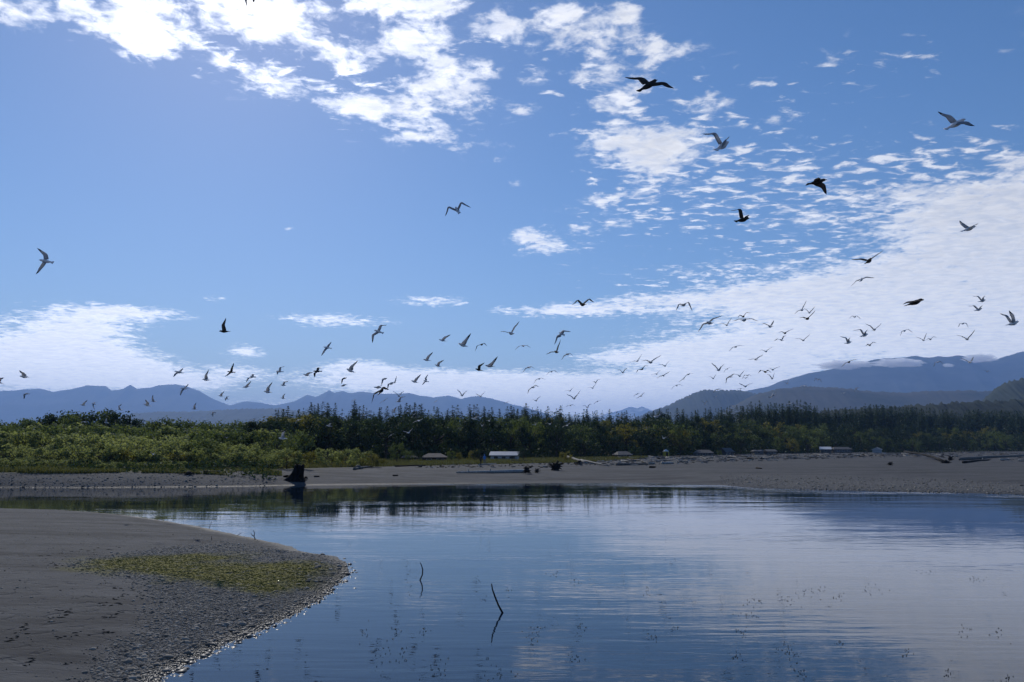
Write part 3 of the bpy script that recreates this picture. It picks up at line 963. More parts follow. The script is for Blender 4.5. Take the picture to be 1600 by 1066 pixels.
for px, yt, D, kit, lab in ((655, 702, 168, DRK[0], 'small dark round tree overlapping the roof of the brown shed'), (706, 703, 170, BRO[1], 'small round tree between the brown shed and the white cottage'),
                            (718, 706, 172, GLD[0], 'yellowish bush just beside the small round tree near the brown shed'), (746, 699, 176, DRK[1], 'dark globe shaped tree with a reddish crown edge by the white cottage'),
                            (740, 700, 178, GLD[1], 'russet tinged bush behind the dark globe shaped tree'), (818, 698, 184, DRK[2], 'dark bushy conifer like tree at the open end of the white cottage'),
                            (786, 701, 200, BRO[2], 'pale round shrub rising behind the white cottage roof'), (883, 704, 176, SHG[0], 'spiky yellow green bush on the grass behind the root wads'),
                            (997, 697, 246, DRK[3], 'broad dark tree beside the grey roofed cabin'), (1020, 696, 262, DRK[0], 'dark shrub column beside the yellow tent'), (1121, 703, 292, SHD[0], 'dark round bush between the two grey beach houses')):
    p = AT(px, D)
    plant('round_tree', 'tree', kit, p, max(1.5, EYE + (HZ - yt) / F * D - p.z), lab, None, .95)

# --- undergrowth on the slope, beach grass: uncountable
def scatter_leaves(name, label, m, P, size, up=.6, aspect=.5):
    r = np.random.default_rng(len(P))
    N = r.normal(size=(len(P), 3)) + np.array([0, -.2, up]); N /= np.linalg.norm(N, axis=1)[:, None]
    V, Fc = leaf_quads(P, N, size * r.uniform(.6, 1.4, len(P)), r, aspect)
    return tag(link(name, np_mesh(name, V, Fc, m)), label, None, None, 'stuff')
us = []
r_ = np.random.default_rng(77)
n = 42000
upx = r_.uniform(400, 1720, n)
ud0 = np.interp(upx, [400, 520, 700, 1000, 1200, 1400, 1600, 1900], [162, 178, 196, 258, 350, 478, 566, 590])
ud1 = np.interp(upx, [420, 520, 700, 1000, 1200, 1400, 1600, 1900], [225, 240, 258, 338, 455, 620, 715, 760])
uD = ud0 + (ud1 * 1.02 - ud0) * r_.random(n)
ux = (upx - 800) / F * uD
uz = gz_arr(ux, uD, False) + r_.random(n) ** 1.5 * 3.6
scatter_leaves('undergrowth', 'dark brush filling the gaps between the trees of the wood', leaf_dark, np.stack([ux, uD, uz], 1), .55)
n = 16000
upx = r_.uniform(-90, 440, n); uD = r_.uniform(96.5, 185, n)
ux = (upx - 800) / F * uD
uz = gz_arr(ux, uD, False) + r_.random(n) * np.interp(uD, [96, 103, 130], [.5, 1.1, 2.4])
scatter_leaves('undergrowth', 'mixed brush between the shrubs of the thicket', leaf_dark, np.stack([ux, uD, uz], 1), .22)

def blades(P, h, wid, r):
    n = len(P)
    a = r.random(n) * 6.28
    lean = r.normal(size=(n, 2)) * .28 * h[:, None]
    s = np.stack([np.cos(a), np.sin(a), 0 * a], 1) * wid[:, None]
    tip = P + np.stack([lean[:, 0], lean[:, 1], h], 1)
    V = np.stack([P - s, P + s, tip], 1).reshape(-1, 3)
    return V, np.arange(3 * n).reshape(-1, 3)
grass_mat = leaf_mat('beach_grass', (.075, .082, .030), (.165, .16, .06), .35, 0)
n = 30000
gpx_ = r_.uniform(430, 1010, n)
gd0 = np.interp(gpx_, [430, 520, 640, 760, 900, 1010], [112, 122, 131, 148, 160, 215])
gd1 = np.interp(gpx_, [430, 520, 640, 760, 900, 1010], [150, 175, 188, 205, 228, 250])
gD = gd0 + (gd1 - gd0) * r_.random(n) ** 1.4
gX = (gpx_ - 800) / F * gD
P = np.stack([gX, gD, gz_arr(gX, gD, False)], 1)
V, Fc = blades(P, r_.uniform(.25, .65, n), r_.uniform(.04, .08, n), r_)
tag(link('grass', np_mesh('grass', V, Fc, grass_mat)), 'dry yellow green grass between the beach and the wood', None, None, 'stuff')
n = 14000
gpx_ = r_.uniform(-100, 445, n)
sY = np.array([np.interp(0, [0], [0])])
gD = np.interp((gpx_ - 800) / F * 90, FSX, FSY) + 5.0 + r_.random(n) ** 1.5 * 6
gX = (gpx_ - 800) / F * gD
P = np.stack([gX, gD, gz_arr(gX, gD, False)], 1)
P = P[fbm(P[:, 0] * .35, P[:, 1] * .35, 3) > -.02]
n = len(P)
V, Fc = blades(P, r_.uniform(.15, .6, n) * (1 + 1.5 * np.clip(fbm(P[:, 0] * .2, P[:, 1] * .2 + 9, 2), -.4, .6)), r_.uniform(.03, .07, n), r_)
bank_grass = leaf_mat('bank_grass', (.10, .095, .032), (.20, .21, .065), .3, 0)
tag(link('grass', np_mesh('grass', V, Fc, bank_grass)), 'rusty and green grass along the undercut river bank', None, None, 'stuff')
# ================================================================== HOUSES
glass_m = simple('window_glass', (.03, .035, .045), .08, .1, 1.0, 0, .6)
white_wall = simple('white_boards', (.42, .42, .42), .7, .08, 2.0)
grey_wall = simple('grey_boards', (.13, .125, .115), .8, .15, 2.0)
brown_wall = simple('brown_boards', (.085, .06, .045), .85, .2, 2.0)
tin_roof = simple('tin_roof', (.36, .38, .41), .5, .1, .6, 0, .3)
grey_roof = simple('grey_shingles', (.11, .105, .102), .85, .2, 1.5)
brown_roof = simple('brown_shingles', (.11, .09, .082), .85, .2, 1.5)
white_roof = simple('white_roof', (.62, .62, .62), .6, .06, 1.0)
yellow_m = simple('yellow_canvas', (.55, .42, .06), .8, .15, 2.0)
door_m = simple('door_paint', (.12, .11, .11), .6, .1, 2.0)

def house(name, cat, label, px, D, w, d, wall_h, roof_h, wm, rm, yaw=0.0, hip=0.0, nwin=3, door=True, sink=0.0, group=None, zbase=None):
    p = AT(px, D)
    o = empty(name, (p.x, p.y, (p.z if zbase is None else zbase) - sink), yaw)
    tag(o, label, cat, group)
    b = MB()
    b.box((-w / 2, -d / 2, -.6), (w / 2, d / 2, wall_h))
    e = 0 if hip else w / 2
    if not hip:
        for s in (-1, 1):
            x = s * w / 2
            x2 = x - s * .12
            vs = [(x, -d / 2, wall_h), (x, d / 2, wall_h), (x, 0, wall_h + roof_h * .96), (x2, -d / 2, wall_h), (x2, d / 2, wall_h), (x2, 0, wall_h + roof_h * .96)]
            b.add(vs, [(0, 1, 2), (5, 4, 3), (0, 2, 5, 3), (1, 4, 5, 2)])
    b.build('wall', wm, o)
    r = MB()
    ov = .35
    W2, D2 = w / 2 + ov, d / 2 + ov
    lo = wall_h - ov * roof_h / (d / 2) * .6
    rx = W2 - hip
    th = .14
    vs = []
    for dz in (0, th):
        vs += [(-W2, -D2, lo + dz), (W2, -D2, lo + dz), (W2, D2, lo + dz), (-W2, D2, lo + dz), (-rx, 0, wall_h + roof_h + dz), (rx, 0, wall_h + roof_h + dz)]
    fs = [(6, 7, 11, 10), (8, 9, 10, 11), (7, 8, 11), (9, 6, 10), (0, 4, 5, 1), (2, 5, 4, 3), (1, 5, 2), (3, 4, 0), (0, 1, 7, 6), (1, 2, 8, 7), (2, 3, 9, 8), (3, 0, 6, 9)]
    r.add(vs, fs)
    r.build('roof', rm, o)
    for k in range(nwin):
        x = -w / 2 + w * (k + .7) / (nwin + .4)
        fr = MB(); fr.box((x - .55, -d / 2 - .05, wall_h * .42), (x + .55, -d / 2 - .005, wall_h * .86))
        f = fr.build('window', white_wall, o)
        gl = MB(); gl.box((x - .45, -d / 2 - .07, wall_h * .47), (x + .45, -d / 2 - .052, wall_h * .81)); gl.build('pane', glass_m, f)
    if door:
        x = w / 2 - .9
        dd = MB(); dd.box((x - .42, -d / 2 - .06, .0), (x + .42, -d / 2 - .004, min(2.0, wall_h * .88))); dd.build('door', door_m, o)
    return o

house('cottage', 'house', 'long low white cottage with a pale metal roof at the beach grass edge', 789, 188, 6.19, 3.29, 1.37, 0.74, white_wall, tin_roof, R(-9), 0, 3, True, 0.27)
house('shed', 'shed', 'low brown shed with a grey brown hipped roof behind a small round tree', 680, 174, 5.17, 3.61, 1.06, 0.74, brown_wall, brown_roof, R(4), 1.6, 2, True, 0.24)
house('shed', 'shed', 'small grey roof peeping out beside a dark round tree, next to the brown shed', 642, 176, 2.80, 2.65, 0.93, 0.47, brown_wall, brown_roof, R(0), .8, 1, False, 0.23)
house('cabin', 'cabin', 'grey roofed cabin behind the near end of the driftwood field', 971, 230, 3.95, 3.78, 1.03, 0.86, grey_wall, grey_roof, R(14), .9, 2, True, 0.26)
house('house', 'house', 'wide grey beach house with a hipped roof behind the driftwood field', 1096, 284, 6.20, 4.13, 1.17, 0.96, grey_wall, grey_roof, R(-8), 1.4, 3, True, 0.21)
house('house', 'house', 'grey beach house with a steep lean roof next to the wide beach house', 1131, 296, 4.22, 3.40, 1.36, 1.29, grey_wall, grey_roof, R(35), 0, 2, True, 0.20)
house('cabin', 'cabin', 'small grey cabin with a flat pale roof between beach houses and white roofed cabin', 1180, 315, 3.62, 3.45, 1.47, 0.43, grey_wall, grey_roof, R(0), .6, 1, True, 0.17)
house('cabin', 'cabin', 'small grey cabin with gabled roof just past the flat roofed cabin', 1199, 318, 3.80, 3.46, 1.38, 0.69, grey_wall, grey_roof, R(10), 0, 1, True, 0.17)
house('cabin', 'cabin', 'dark cabin with a bright white roof at the foot of the wood', 1285, 392, 4.70, 4.51, 1.96, 1.08, grey_wall, white_roof, R(-18), 0, 1, True, 0.20)
house('house', 'house', 'long weathered grey house half hidden by brush beside the white roofed cabin', 1309, 398, 8.78, 4.88, 1.95, 1.07, grey_wall, grey_roof, R(3), 1.2, 3, True, 0.29)
house('cabin', 'cabin', 'white walled beach cabin with gable end towards the tidal pool', 1365, 428, 2.85, 4.44, 1.82, 1.03, white_wall, white_roof, R(62), 0, 1, True, 0.16)
house('house', 'house', 'long low pale grey building under dark trees behind the tidal pool', 1441, 560, 14, 6, 2.2, 1.1, grey_wall, grey_roof, R(0), 0, 4, True, .2)
house('house', 'house', 'tall narrow grey house under dark trees behind the dark leaning log', 1491, 570, 4.6, 4.6, 4.2, 1.4, grey_wall, grey_roof, R(0), .8, 2, True, .2)
house('house', 'house', 'pale grey house half hidden in trees behind the pale beached log', 1543, 574, 9, 6, 2.4, 1.2, grey_wall, grey_roof, R(-5), 0, 3, True, .2)
house('house', 'house', 'grey roofed house among trees on the bluff above the brown shed', 708, 244, 5.64, 3.94, 1.97, 0.98, grey_wall, grey_roof, R(0), 0, 3, False, -2.10)
house('house', 'house', 'pale roofed house on the bluff high above the white cottage', 816, 268, 5.36, 3.92, 1.83, 1.18, white_wall, grey_roof, R(-12), 1.6, 3, False, -2.22)
house('house', 'house', 'second pale roofed house on the bluff, above the two root wads', 858, 278, 4.58, 3.92, 1.83, 1.05, white_wall, grey_roof, R(8), 1.4, 3, False, -2.09)
house('house', 'house', 'grey house among trees on the bluff above the grey roofed cabin', 1010, 318, 6.43, 4.06, 2.84, 0.95, grey_wall, grey_roof, R(0), 0, 4, False, -1.49)
# small yellow tent
p = AT(1038, 268)
t = empty('tent', (p.x, p.y, p.z + .1), R(10))
tag(t, 'small yellow tent with a pale top among the driftwood', 'tent')
b = MB()
ring = [(1.15 * math.cos(k * PI / 4), 1.15 * math.sin(k * PI / 4)) for k in range(8)]
b.add([(x, y, -.2) for x, y in ring] + [(x * .9, y * .9, 1.5) for x, y in ring], [(k, (k + 1) % 8, 8 + (k + 1) % 8, 8 + k) for k in range(8)])
b.build('tent_wall', yellow_m, t)
b = MB()
b.add([(x * .98, y * .98, 1.45) for x, y in ring] + [(.15 * x, .15 * y, 2.15) for x, y in ring], [(k, (k + 1) % 8, 8 + (k + 1) % 8, 8 + k) for k in range(8)] + [tuple(range(8, 16))])
b.build('tent_top', white_roof, t)
b = MB(); b.box((-.35, -1.16, 0), (.35, -1.08, 1.2)); b.build('flap', brown_wall, t)

# ================================================================== STUMP, ROOT WADS, LOGS
old_wood = wood_mat('old_wet_wood', (.018, .015, .012), .45, .1)
dark_wood = wood_mat('dark_driftwood', (.045, .037, .030), .45, .1)
grey_wood = wood_mat('grey_driftwood', (.19, .18, .165), .5, .1)
pale_wood = wood_mat('bleached_driftwood', (.40, .385, .36), .55, .1)

def stump():
    p = G(463, 751.5)
    o = empty('tree_stump', (p.x, p.y, p.z - .05), R(0))
    tag(o, 'tall dark broken tree stump with flared roots standing at the waterline', 'tree stump')
    sc = p.y / F                                       # metres per photo pixel at the stump
    r = random.Random(4)
    b = MB()
    sides = 22
    prof = [(-.25, -6.5, 20, 8), (0, -6.0, 18.5, 7), (3, -4.2, 14.5, 6.5), (7, -2.0, 11.5, 6.2), (12, .6, 9.2, 6), (17, 2.4, 7.8, 6), (22, 3.4, 7.2, 5.8), (26, 3.8, 7.0, 5.6)]
    vs = []
    for (z, cx, rx, ry) in prof:
        for k in range(sides):
            a = 2 * PI * k / sides
            lob = 1 + .10 * math.sin(3 * a + .5) + .07 * math.sin(5 * a + 1.3) + .05 * math.sin(9 * a)
            rr = rx * sc * lob
            zz = z * sc
            if z == 26:
                zz += sc * (r.uniform(-2.2, 1.6) + 1.3 * math.sin(2 * a + 1))
            vs.append((cx * sc + rr * math.cos(a), ry * sc * 1.3 * lob * math.sin(a), zz))
    n = len(prof)
    fs = []
    for i in range(n - 1):
        for k in range(sides):
            k2 = (k + 1) % sides
            fs.append((i * sides + k, i * sides + k2, (i + 1) * sides + k2, (i + 1) * sides + k))
    c0 = len(vs)
    vs.append((3.6 * sc, 0, 21.5 * sc))                # hollow broken top
    for k in range(sides):
        fs.append(((n - 1) * sides + k, (n - 1) * sides + (k + 1) % sides, c0))
    b.add(vs, fs)
    b.build('trunk', old_wood, o, True)
    for (pts, rad) in (([(-8, -2, 6), (-13, -4, 3.0), (-19.5, -5, .6)], [3.6, 2.6, 1.0]), ([(4, -4, 4), (9, -7, 1.2), (16, -8, -.3)], [3.0, 1.8, .6]), ([(-3, -5, 5), (-6, -10, 1.5), (-8, -13, -.4)], [3, 2, .7]),
                       ([(5, 4, 5), (11, 8, 1.5), (15, 11, 0)], [3, 1.8, .7]), ([(-8, 3, 6), (-14, 8, 3), (-17, 11, 3)], [2.6, 1.6, .8])):
        q = MB()
        q.tube([Vector(v) * sc for v in pts], [v * sc for v in rad], 8, 0, .12, r)
        q.build('root', old_wood, o, True)
stump()
p = G(449, 746)
q = MB(); q.tube([(-.5, 0, .1), (0, .05, .16), (.45, 0, .1)], [.1, .17, .08], 7, 0, .2, random.Random(2))
tag(q.build('driftwood_chunk', old_wood, None, True, p), 'short dark chunk of wood beside the flared foot of the old stump', 'driftwood')
p = G(478, 749)
q = MB(); q.tube([(-.22, 0, .1), (0, .05, .22), (.2, 0, .1)], [.1, .17, .08], 7, 0, .2, random.Random(3))
tag(q.build('driftwood_chunk', old_wood, None, True, p), 'knobbly dark lump of wood on the shed side of the old stump', 'driftwood')

def root_wad(label, px, py, wpx, hpx, seed, trunk_to=None, m=old_wood, mt=None):
    p = G(px, py)
    sc = p.y / F
    o = empty('root_wad', (p.x, p.y, p.z - .04))
    tag(o, label, 'driftwood')
    r = random.Random(seed)
    rad = wpx * sc / 2
    H = hpx * sc
    b = MB()
    b.tube([(0, .5 * rad, H * .35), (0, .1 * rad, H * .4), (0, -.3 * rad, H * .42)], [rad * .35, rad * .5, rad * .28], 10, 0, .15, r)
    b.build('root_plate', m, o, True)
    for k in range(13):
        a = k * 2 * PI / 13 + r.uniform(-.2, .2)
        L = rad * r.uniform(.75, 1.15)
        ex, ez = math.cos(a) * L, H * .42 + math.sin(a) * L * H / rad * .62
        ez = max(.02, ez)
        q = MB()
        q.tube([(0, 0, H * .42), (ex * .5, r.uniform(-.3, .2) * rad, H * .42 + (ez - H * .42) * .55 + r.uniform(-.1, .1) * H), (ex, r.uniform(-.5, .3) * rad, ez)],
               [rad * .17, rad * .10, rad * .03], 5, 0, .2, r)
        q.build('root', m, o, True)
    if trunk_to:
        q = MB()
        e = G(*trunk_to)
        v = e - p
        n = 7
        q.tube([Vector((v.x * i / n, v.y * i / n + .3, v.z * i / n + .22 + .05 * math.sin(i))) for i in range(n + 1)], [.30 - .028 * i for i in range(n + 1)], 9, 0, .08, r)
        q.build('trunk', mt or grey_wood, o, True)
    return o
root_wad('dark root wad at the thick end of the long grey log on the beach', 823, 740.5, 17, 15, 1, None)
root_wad('wide tangled dark root wad on the sand past the long grey log', 868, 735, 27, 15, 2, None)
root_wad('small upturned root with a hooked end beside the dark root wad', 839, 739, 11, 9, 3, None, dark_wood)
root_wad('small distant tangle of roots alone on the grey gravel bar', 1391, 727, 11, 6, 5, None, dark_wood)
root_wad('black root crown standing up where the dark leaning log ends', 1485, 720, 12, 9, 6, None)
root_wad('black low root tangle at the foot of the root crown by the leaning log', 1478, 724, 16, 4, 7, None)

def log(a, b, rad, m, label=None, group=None, rise=0.0, name='driftwood_log', seed=0, taper=.6, stubs=0, sides=8):
    """A weathered log lying on the beach between two photo points."""
    r = random.Random(seed + 99)
    A, B = G(*a), G(*b)
    c = (A + B) / 2
    v = B - A
    o = None
    n = 6
    pts, rr = [], []
    bend = r.uniform(-.02, .02) * v.length
    perp = Vector((-v.y, v.x, 0)).normalized()
    for i in range(n + 1):
        t = i / n
        q = A + v * t - c + perp * bend * math.sin(PI * t)
        ground_z = gz(q.x + c.x, q.y + c.y) - c.z
        pts.append(Vector((q.x, q.y, ground_z + rad * .7 + rise * (1 - t))))
        rr.append(rad * (1 - (1 - taper) * t) * r.uniform(.93, 1.07))
    mb = MB()
    mb.tube(pts, rr, sides, 0, .08, r)
    if stubs:
        o = empty(name, c)
        mb.build('trunk', m, o, True)
        for k in range(stubs):
            i = r.randrange(1, n)
            s = MB()
            up = Vector((r.uniform(-.5, .5), r.uniform(-.5, .2), 1)).normalized()
            s.tube([pts[i], pts[i] + up * rad * 1.2, pts[i] + up * rad * 1.7], [rad * .3, rad * .22, rad * .08], 5, 0, .1, r)
            s.build('branch_stub', m, o, True)
    else:
        o = mb.build(name, m, None, True, c)
    tag(o, label, 'driftwood', group)
    if group: ROLL.append((label, (a[0] + b[0]) / 2, o))
    return o
log((820, 738.5), (713, 740.5), .30, pale_wood, 'long grey beached log running to the dark root wad', None, 0, seed=1, taper=.35, stubs=2)
log((887, 717.5), (916, 725.5), .30, pale_wood, 'thick bleached log sloping down behind the wide root wad', None, .4, seed=2, taper=.8)
log((908, 722), (951, 729), .20, pale_wood, 'thin bleached log tip pointing down the beach from the sloping log', None, .3, seed=3, taper=.4)
log((905, 727.5), (914, 722), .22, dark_wood, 'short dark prop log under the bleached sloping logs', None, .5, seed=4)
log((1413, 713.5), (1474, 722.5), .26, old_wood, 'long black leaning log pointing up the beach from the black root crown', None, 1.5, seed=5, taper=1.3)
log((1500, 719.5), (1625, 712), .40, grey_wood, 'very long pale beached log at the far end of the gravel bar', None, 0, seed=6, taper=.9)
log((1505, 724), (1545, 719.5), .26, dark_wood, 'dark log lying against the very long pale log', None, 0, seed=7)
log((1563, 719.5), (1576, 718.5), .25, pale_wood, 'short bright plank like log in front of the very long pale log', None, 0, seed=8)
log((963, 727.5), (1010, 726.5), .26, grey_wood, 'straight grey log lying lowest in the driftwood field below the cabin', None, 0, seed=9)
log((1034, 725.5), (1052, 725), .28, pale_wood, 'straight bleached log on bare sand below the yellow tent', None, 0, seed=10)
log((1015, 726), (1023, 725.5), .3, pale_wood, 'short thick bleached log on sand between cabin and yellow tent', None, 0, seed=11)
log((1015, 731.3), (1024, 731), .2, dark_wood, 'short dark log lowest on the bare sand below the yellow tent', None, 0, seed=12)
log((1182, 732.3), (1190, 733), .16, dark_wood, 'small dark stick alone on the sand below the driftwood field', None, 0, seed=13)
log((318, 739.8), (342, 739.2), .2, dark_wood, 'dark log on the sand at the end of the undercut bank', None, 0, seed=14)
root_wad('low dark snag of driftwood on the sand by the thicket', 295, 742, 18, 6, 8, None, dark_wood)
root_wad('grey snag of driftwood below the golden green shrubs', 560, 733, 18, 7, 9, None, grey_wood)
log((553, 734.5), (578, 730.5), .2, grey_wood, 'thin grey log through the grey snag below the golden green shrubs', None, 0, seed=16)
log((618, 729.5), (660, 728), .14, dark_wood, 'dark pole lying along the grass edge below the brown shed', None, 0, seed=17)
log((491, 745.5), (499, 745.3), .12, dark_wood, 'short dark stick on the sand past the old stump', None, 0, seed=18)
log((614, 744), (622, 743.7), .12, dark_wood, 'short dark stick on the sand below the brown shed', None, 0, seed=19)
log((800, 722.5), (850, 721.8), .3, dark_wood, 'long dark log along the top of the beach below the white cottage', None, 0, seed=20)
log((748, 727), (775, 725.3), .14, pale_wood, 'thin bleached pole on the sand beside the two walkers', None, 0, seed=21)
# driftwood field: every log of the foreground rows on its own
dr = random.Random(31)
kinds = ((pale_wood, 'bleached'), (grey_wood, 'grey'), (grey_wood, 'grey'), (dark_wood, 'dark'))
for k in range(150):
    px = dr.uniform(925, 1420) if k < 120 else dr.uniform(1420, 1600)
    top = float(np.interp(px, [925, 1000, 1100, 1250, 1420, 1600], [715.5, 714.5, 713, 709.5, 708.5, 707]))
    bot = float(np.interp(px, [925, 1000, 1060, 1150, 1250, 1420, 1600], [722, 724, 723, 720, 717, 713, 722]))
    py = top + (bot - top) * dr.random() ** 1.2
    L = dr.uniform(4, 16) * (1.0 if py > top + 3 else .7)
    dy = dr.uniform(-1.1, 1.1)
    m, word = kinds[dr.randrange(4)]
    size = 'long' if L > 10 else 'short'
    log((px - L / 2, py + dy / 2), (px + L / 2, py - dy / 2), dr.uniform(.08, .20), m, f'{size} {word} driftwood log strewn on the beach below {section(px)}', f'{size} {word} driftwood below {section(px)}', dr.uniform(0, .25), seed=200 + k, sides=6)
# smaller wood scraps between them
b = MB()
for k in range(900):
    px = dr.uniform(900, 1640)
    top = float(np.interp(px, [900, 1000, 1100, 1250, 1420, 1640], [717, 714, 712, 708.5, 707.5, 706]))
    bot = float(np.interp(px, [900, 1000, 1060, 1150, 1250, 1420, 1640], [728, 728, 726, 722, 719, 714, 724]))
    p = G(px, top + (bot - top) * dr.random() ** 1.3)
    a = dr.random() * PI
    L = dr.uniform(.25, .9)
    d = Vector((math.cos(a), math.sin(a) * .6, dr.uniform(-.1, .25))) * L
    b.tube([p - d + Vector((0, 0, .12)), p + d + Vector((0, 0, .14))], [dr.uniform(.05, .13), dr.uniform(.04, .1)], 4, dr.choice([0, 1, 1, 2]))
tag(b.build('driftwood_debris', [pale_wood, grey_wood, dark_wood]), 'small driftwood scraps strewn along the top of the beach', None, None, 'stuff')
b = MB()
for k in range(260):
    px = dr.uniform(640, 960)
    p = G(px, dr.uniform(722, 731) if px < 860 else dr.uniform(719, 727))
    a = dr.random() * PI
    d = Vector((math.cos(a), math.sin(a), dr.uniform(-.1, .2))) * dr.uniform(.1, .4)
    b.tube([p - d + Vector((0, 0, .05)), p + d + Vector((0, 0, .07))], [dr.uniform(.03, .10), dr.uniform(.03, .09)], 4, dr.choice([0, 1, 2, 2]))
tag(b.build('driftwood_debris', [pale_wood, grey_wood, dark_wood]), 'small sticks and stones at the beach top below the white cottage', None, None, 'stuff')

# ================================================================== STICKS IN THE WATER AND ON THE SPIT
stick_m = wood_mat('wet_stick', (.022, .016, .013), .5)
def stick(label, pts, rad, base_py, cat='stick', forks=()):
    """A thin bent stick; pts are photo points, the first one at its foot."""
    foot = flat(pts[0][0], base_py, 0) if base_py else G(*pts[0])
    Y = foot.y
    def w(px, py, dy=0.0):
        d = ray(px, py); k = (Y + dy) / d.y
        return Vector((d.x * k, Y + dy, EYE + d.z * k)) - foot
    q = MB()
    P = [w(*a) for a in pts]
    P = [P[0] + (P[0] - P[1]).normalized() * .3] + P
    n = len(P)
    q.tube(P, [rad * (1 - .55 * i / (n - 1)) for i in range(n)], 6, 0, .12, random.Random(int(pts[0][0])))
    for fk in forks:
        Q = [w(*a) for a in fk]
        q.tube(Q, [rad * .7 * (1 - .5 * i / (len(Q) - 1)) for i in range(len(Q))], 5)
    return tag(q.build('stick', stick_m, None, True, foot), label, cat)
stick('long bent black stick rising from the near water with its reflection below', [(785, 957), (779, 946), (773, 931), (769.5, 921), (768, 912)], .032, 957.5)
stick('short curved stick poking from the water between the long stick and the spit', [(656.5, 906), (660, 898), (660.5, 890), (658.5, 883), (656.5, 879)], .028, 906.5)
stick('forked dark twig standing on the tip of the spit by the water', [(399, 843), (397, 838), (398, 833), (396, 829)], .03, None, 'twig', [[(397, 838), (394, 836), (392, 833)]])
stick('thin straight twig leaning on the far edge of the spit', [(327, 825.5), (329, 820), (331, 815)], .022, None, 'twig')
stick('low bent twig on the edge of the spit beside the forked twig', [(370, 837), (374, 835), (377, 833)], .022, None, 'twig')
stick('tiny upright twig on the spit sand just above the moss', [(331, 843), (331, 840), (330.5, 837.5)], .02, None, 'twig')
stick('tiny dark post standing in the shallows off the grey sand', [(1054.5, 762), (1054.5, 758), (1054, 755)], .05, None, 'post')

# weed stems that break the surface in loose clumps
weed_m = simple('water_weed', (.020, .022, .012), .5, .3, 3.0)
wr_ = random.Random(17)
WEEDS = [(600, 1020, 16, 22), (575, 985, 10, 16), (622, 985, 10, 16), (628, 1020, 12, 16), (680, 1045, 22, 22), (640, 925, 6, 14), (665, 985, 10, 10), (745, 905, 6, 9), (755, 940, 5, 9), (795, 925, 6, 8), (840, 985, 18, 14),
         (835, 1002, 8, 10), (865, 895, 10, 9), (900, 908, 10, 7), (905, 982, 10, 6), (1048, 879, 9, 8), (1015, 925, 9, 6), (770, 1050, 22, 26), (900, 1030, 12, 12), (1020, 995, 12, 14), (1055, 982, 7, 5), (1165, 962, 16, 8),
         (1180, 945, 18, 9), (1232, 937, 16, 12), (1258, 928, 12, 9), (1285, 922, 12, 9), (1310, 932, 10, 7), (1365, 922, 16, 8), (1232, 1012, 16, 12), (1240, 1028, 16, 12), (1162, 990, 14, 9), (1312, 1008, 8, 5), (1505, 985, 12, 20),
         (1560, 992, 12, 16), (1420, 1022, 8, 6), (1480, 1052, 8, 6), (1150, 1028, 10, 8), (1525, 905, 14, 6), (1450, 895, 14, 5), (1250, 1052, 12, 14), (1575, 1062, 8, 6)]
for i, (px, py, rx, ry) in enumerate(WEEDS):
    c = flat(px, py, 0)
    b = MB()
    for k in range(int(4 + rx * .65)):
        a = flat(px + wr_.gauss(0, rx * .5), py + wr_.gauss(0, ry * .5), 0) - c
        h = wr_.uniform(.006, .03)
        d = Vector((wr_.uniform(-1, 1), wr_.uniform(-.6, .6), 0)) * wr_.uniform(.03, .10)
        mid = a + d * .5 + Vector((0, 0, h))
        b.tube([a + Vector((0, 0, -.02)), mid, a + d + Vector((0, 0, -.004 if wr_.random() < .5 else h * .8))], [.005, .007, .003], 4)
    near = 'the long bent stick' if px < 850 else ('the middle' if px < 1130 else ('the cloud reflection edge' if px < 1330 else 'the pale cloud reflection'))
    far_ = 'far' if py < 940 else ('middle' if py < 1000 else 'near')
    o = tag(b.build('water_weed', weed_m, None, False, c), 'weed', 'water weed', f'{far_} weed clumps around {near}')
    ROLL.append((f'dark weed clump in the {far_} shallows by {near}', px, o))

# ================================================================== STONES AND PEBBLES OF THE SPIT
stone_m, T, p_ = mat('river_stone')
oi = T.node('ShaderNodeObjectInfo'); geo = T.node('ShaderNodeNewGeometry')
sz = T.node('ShaderNodeSeparateXYZ'); T.l.new(geo.outputs['Position'], sz.inputs[0])
isl = geo.outputs['Random Per Island']
mo = attr_node(T, 'moss')
rnd = T.math('FRACT', T.math('ADD', isl, oi.outputs['Random']))
cr = T.mix(rnd, rgb(.105, .095, .082), rgb(.34, .305, .255))
cr = T.mix(T.math('MULTIPLY', mo, T.maprange(T.noise(geo.outputs['Position'], 3.0, 6, .75), .24, .46)), cr, T.mix(rnd, rgb(.075, .074, .010), rgb(.165, .15, .020)))
wet = T.maprange(sz.outputs[2], .02, .12, 1.0, 0.0)
cr = T.mix(T.math('MULTIPLY', wet, .6), cr, rgb(.022, .022, .022))
T.put(p_.inputs['Base Color'], cr)
T.put(p_.inputs['Roughness'], T.math('SUBTRACT', .88, T.math('MULTIPLY', wet, .45)))
p_.inputs['Specular IOR Level'].default_value = .22

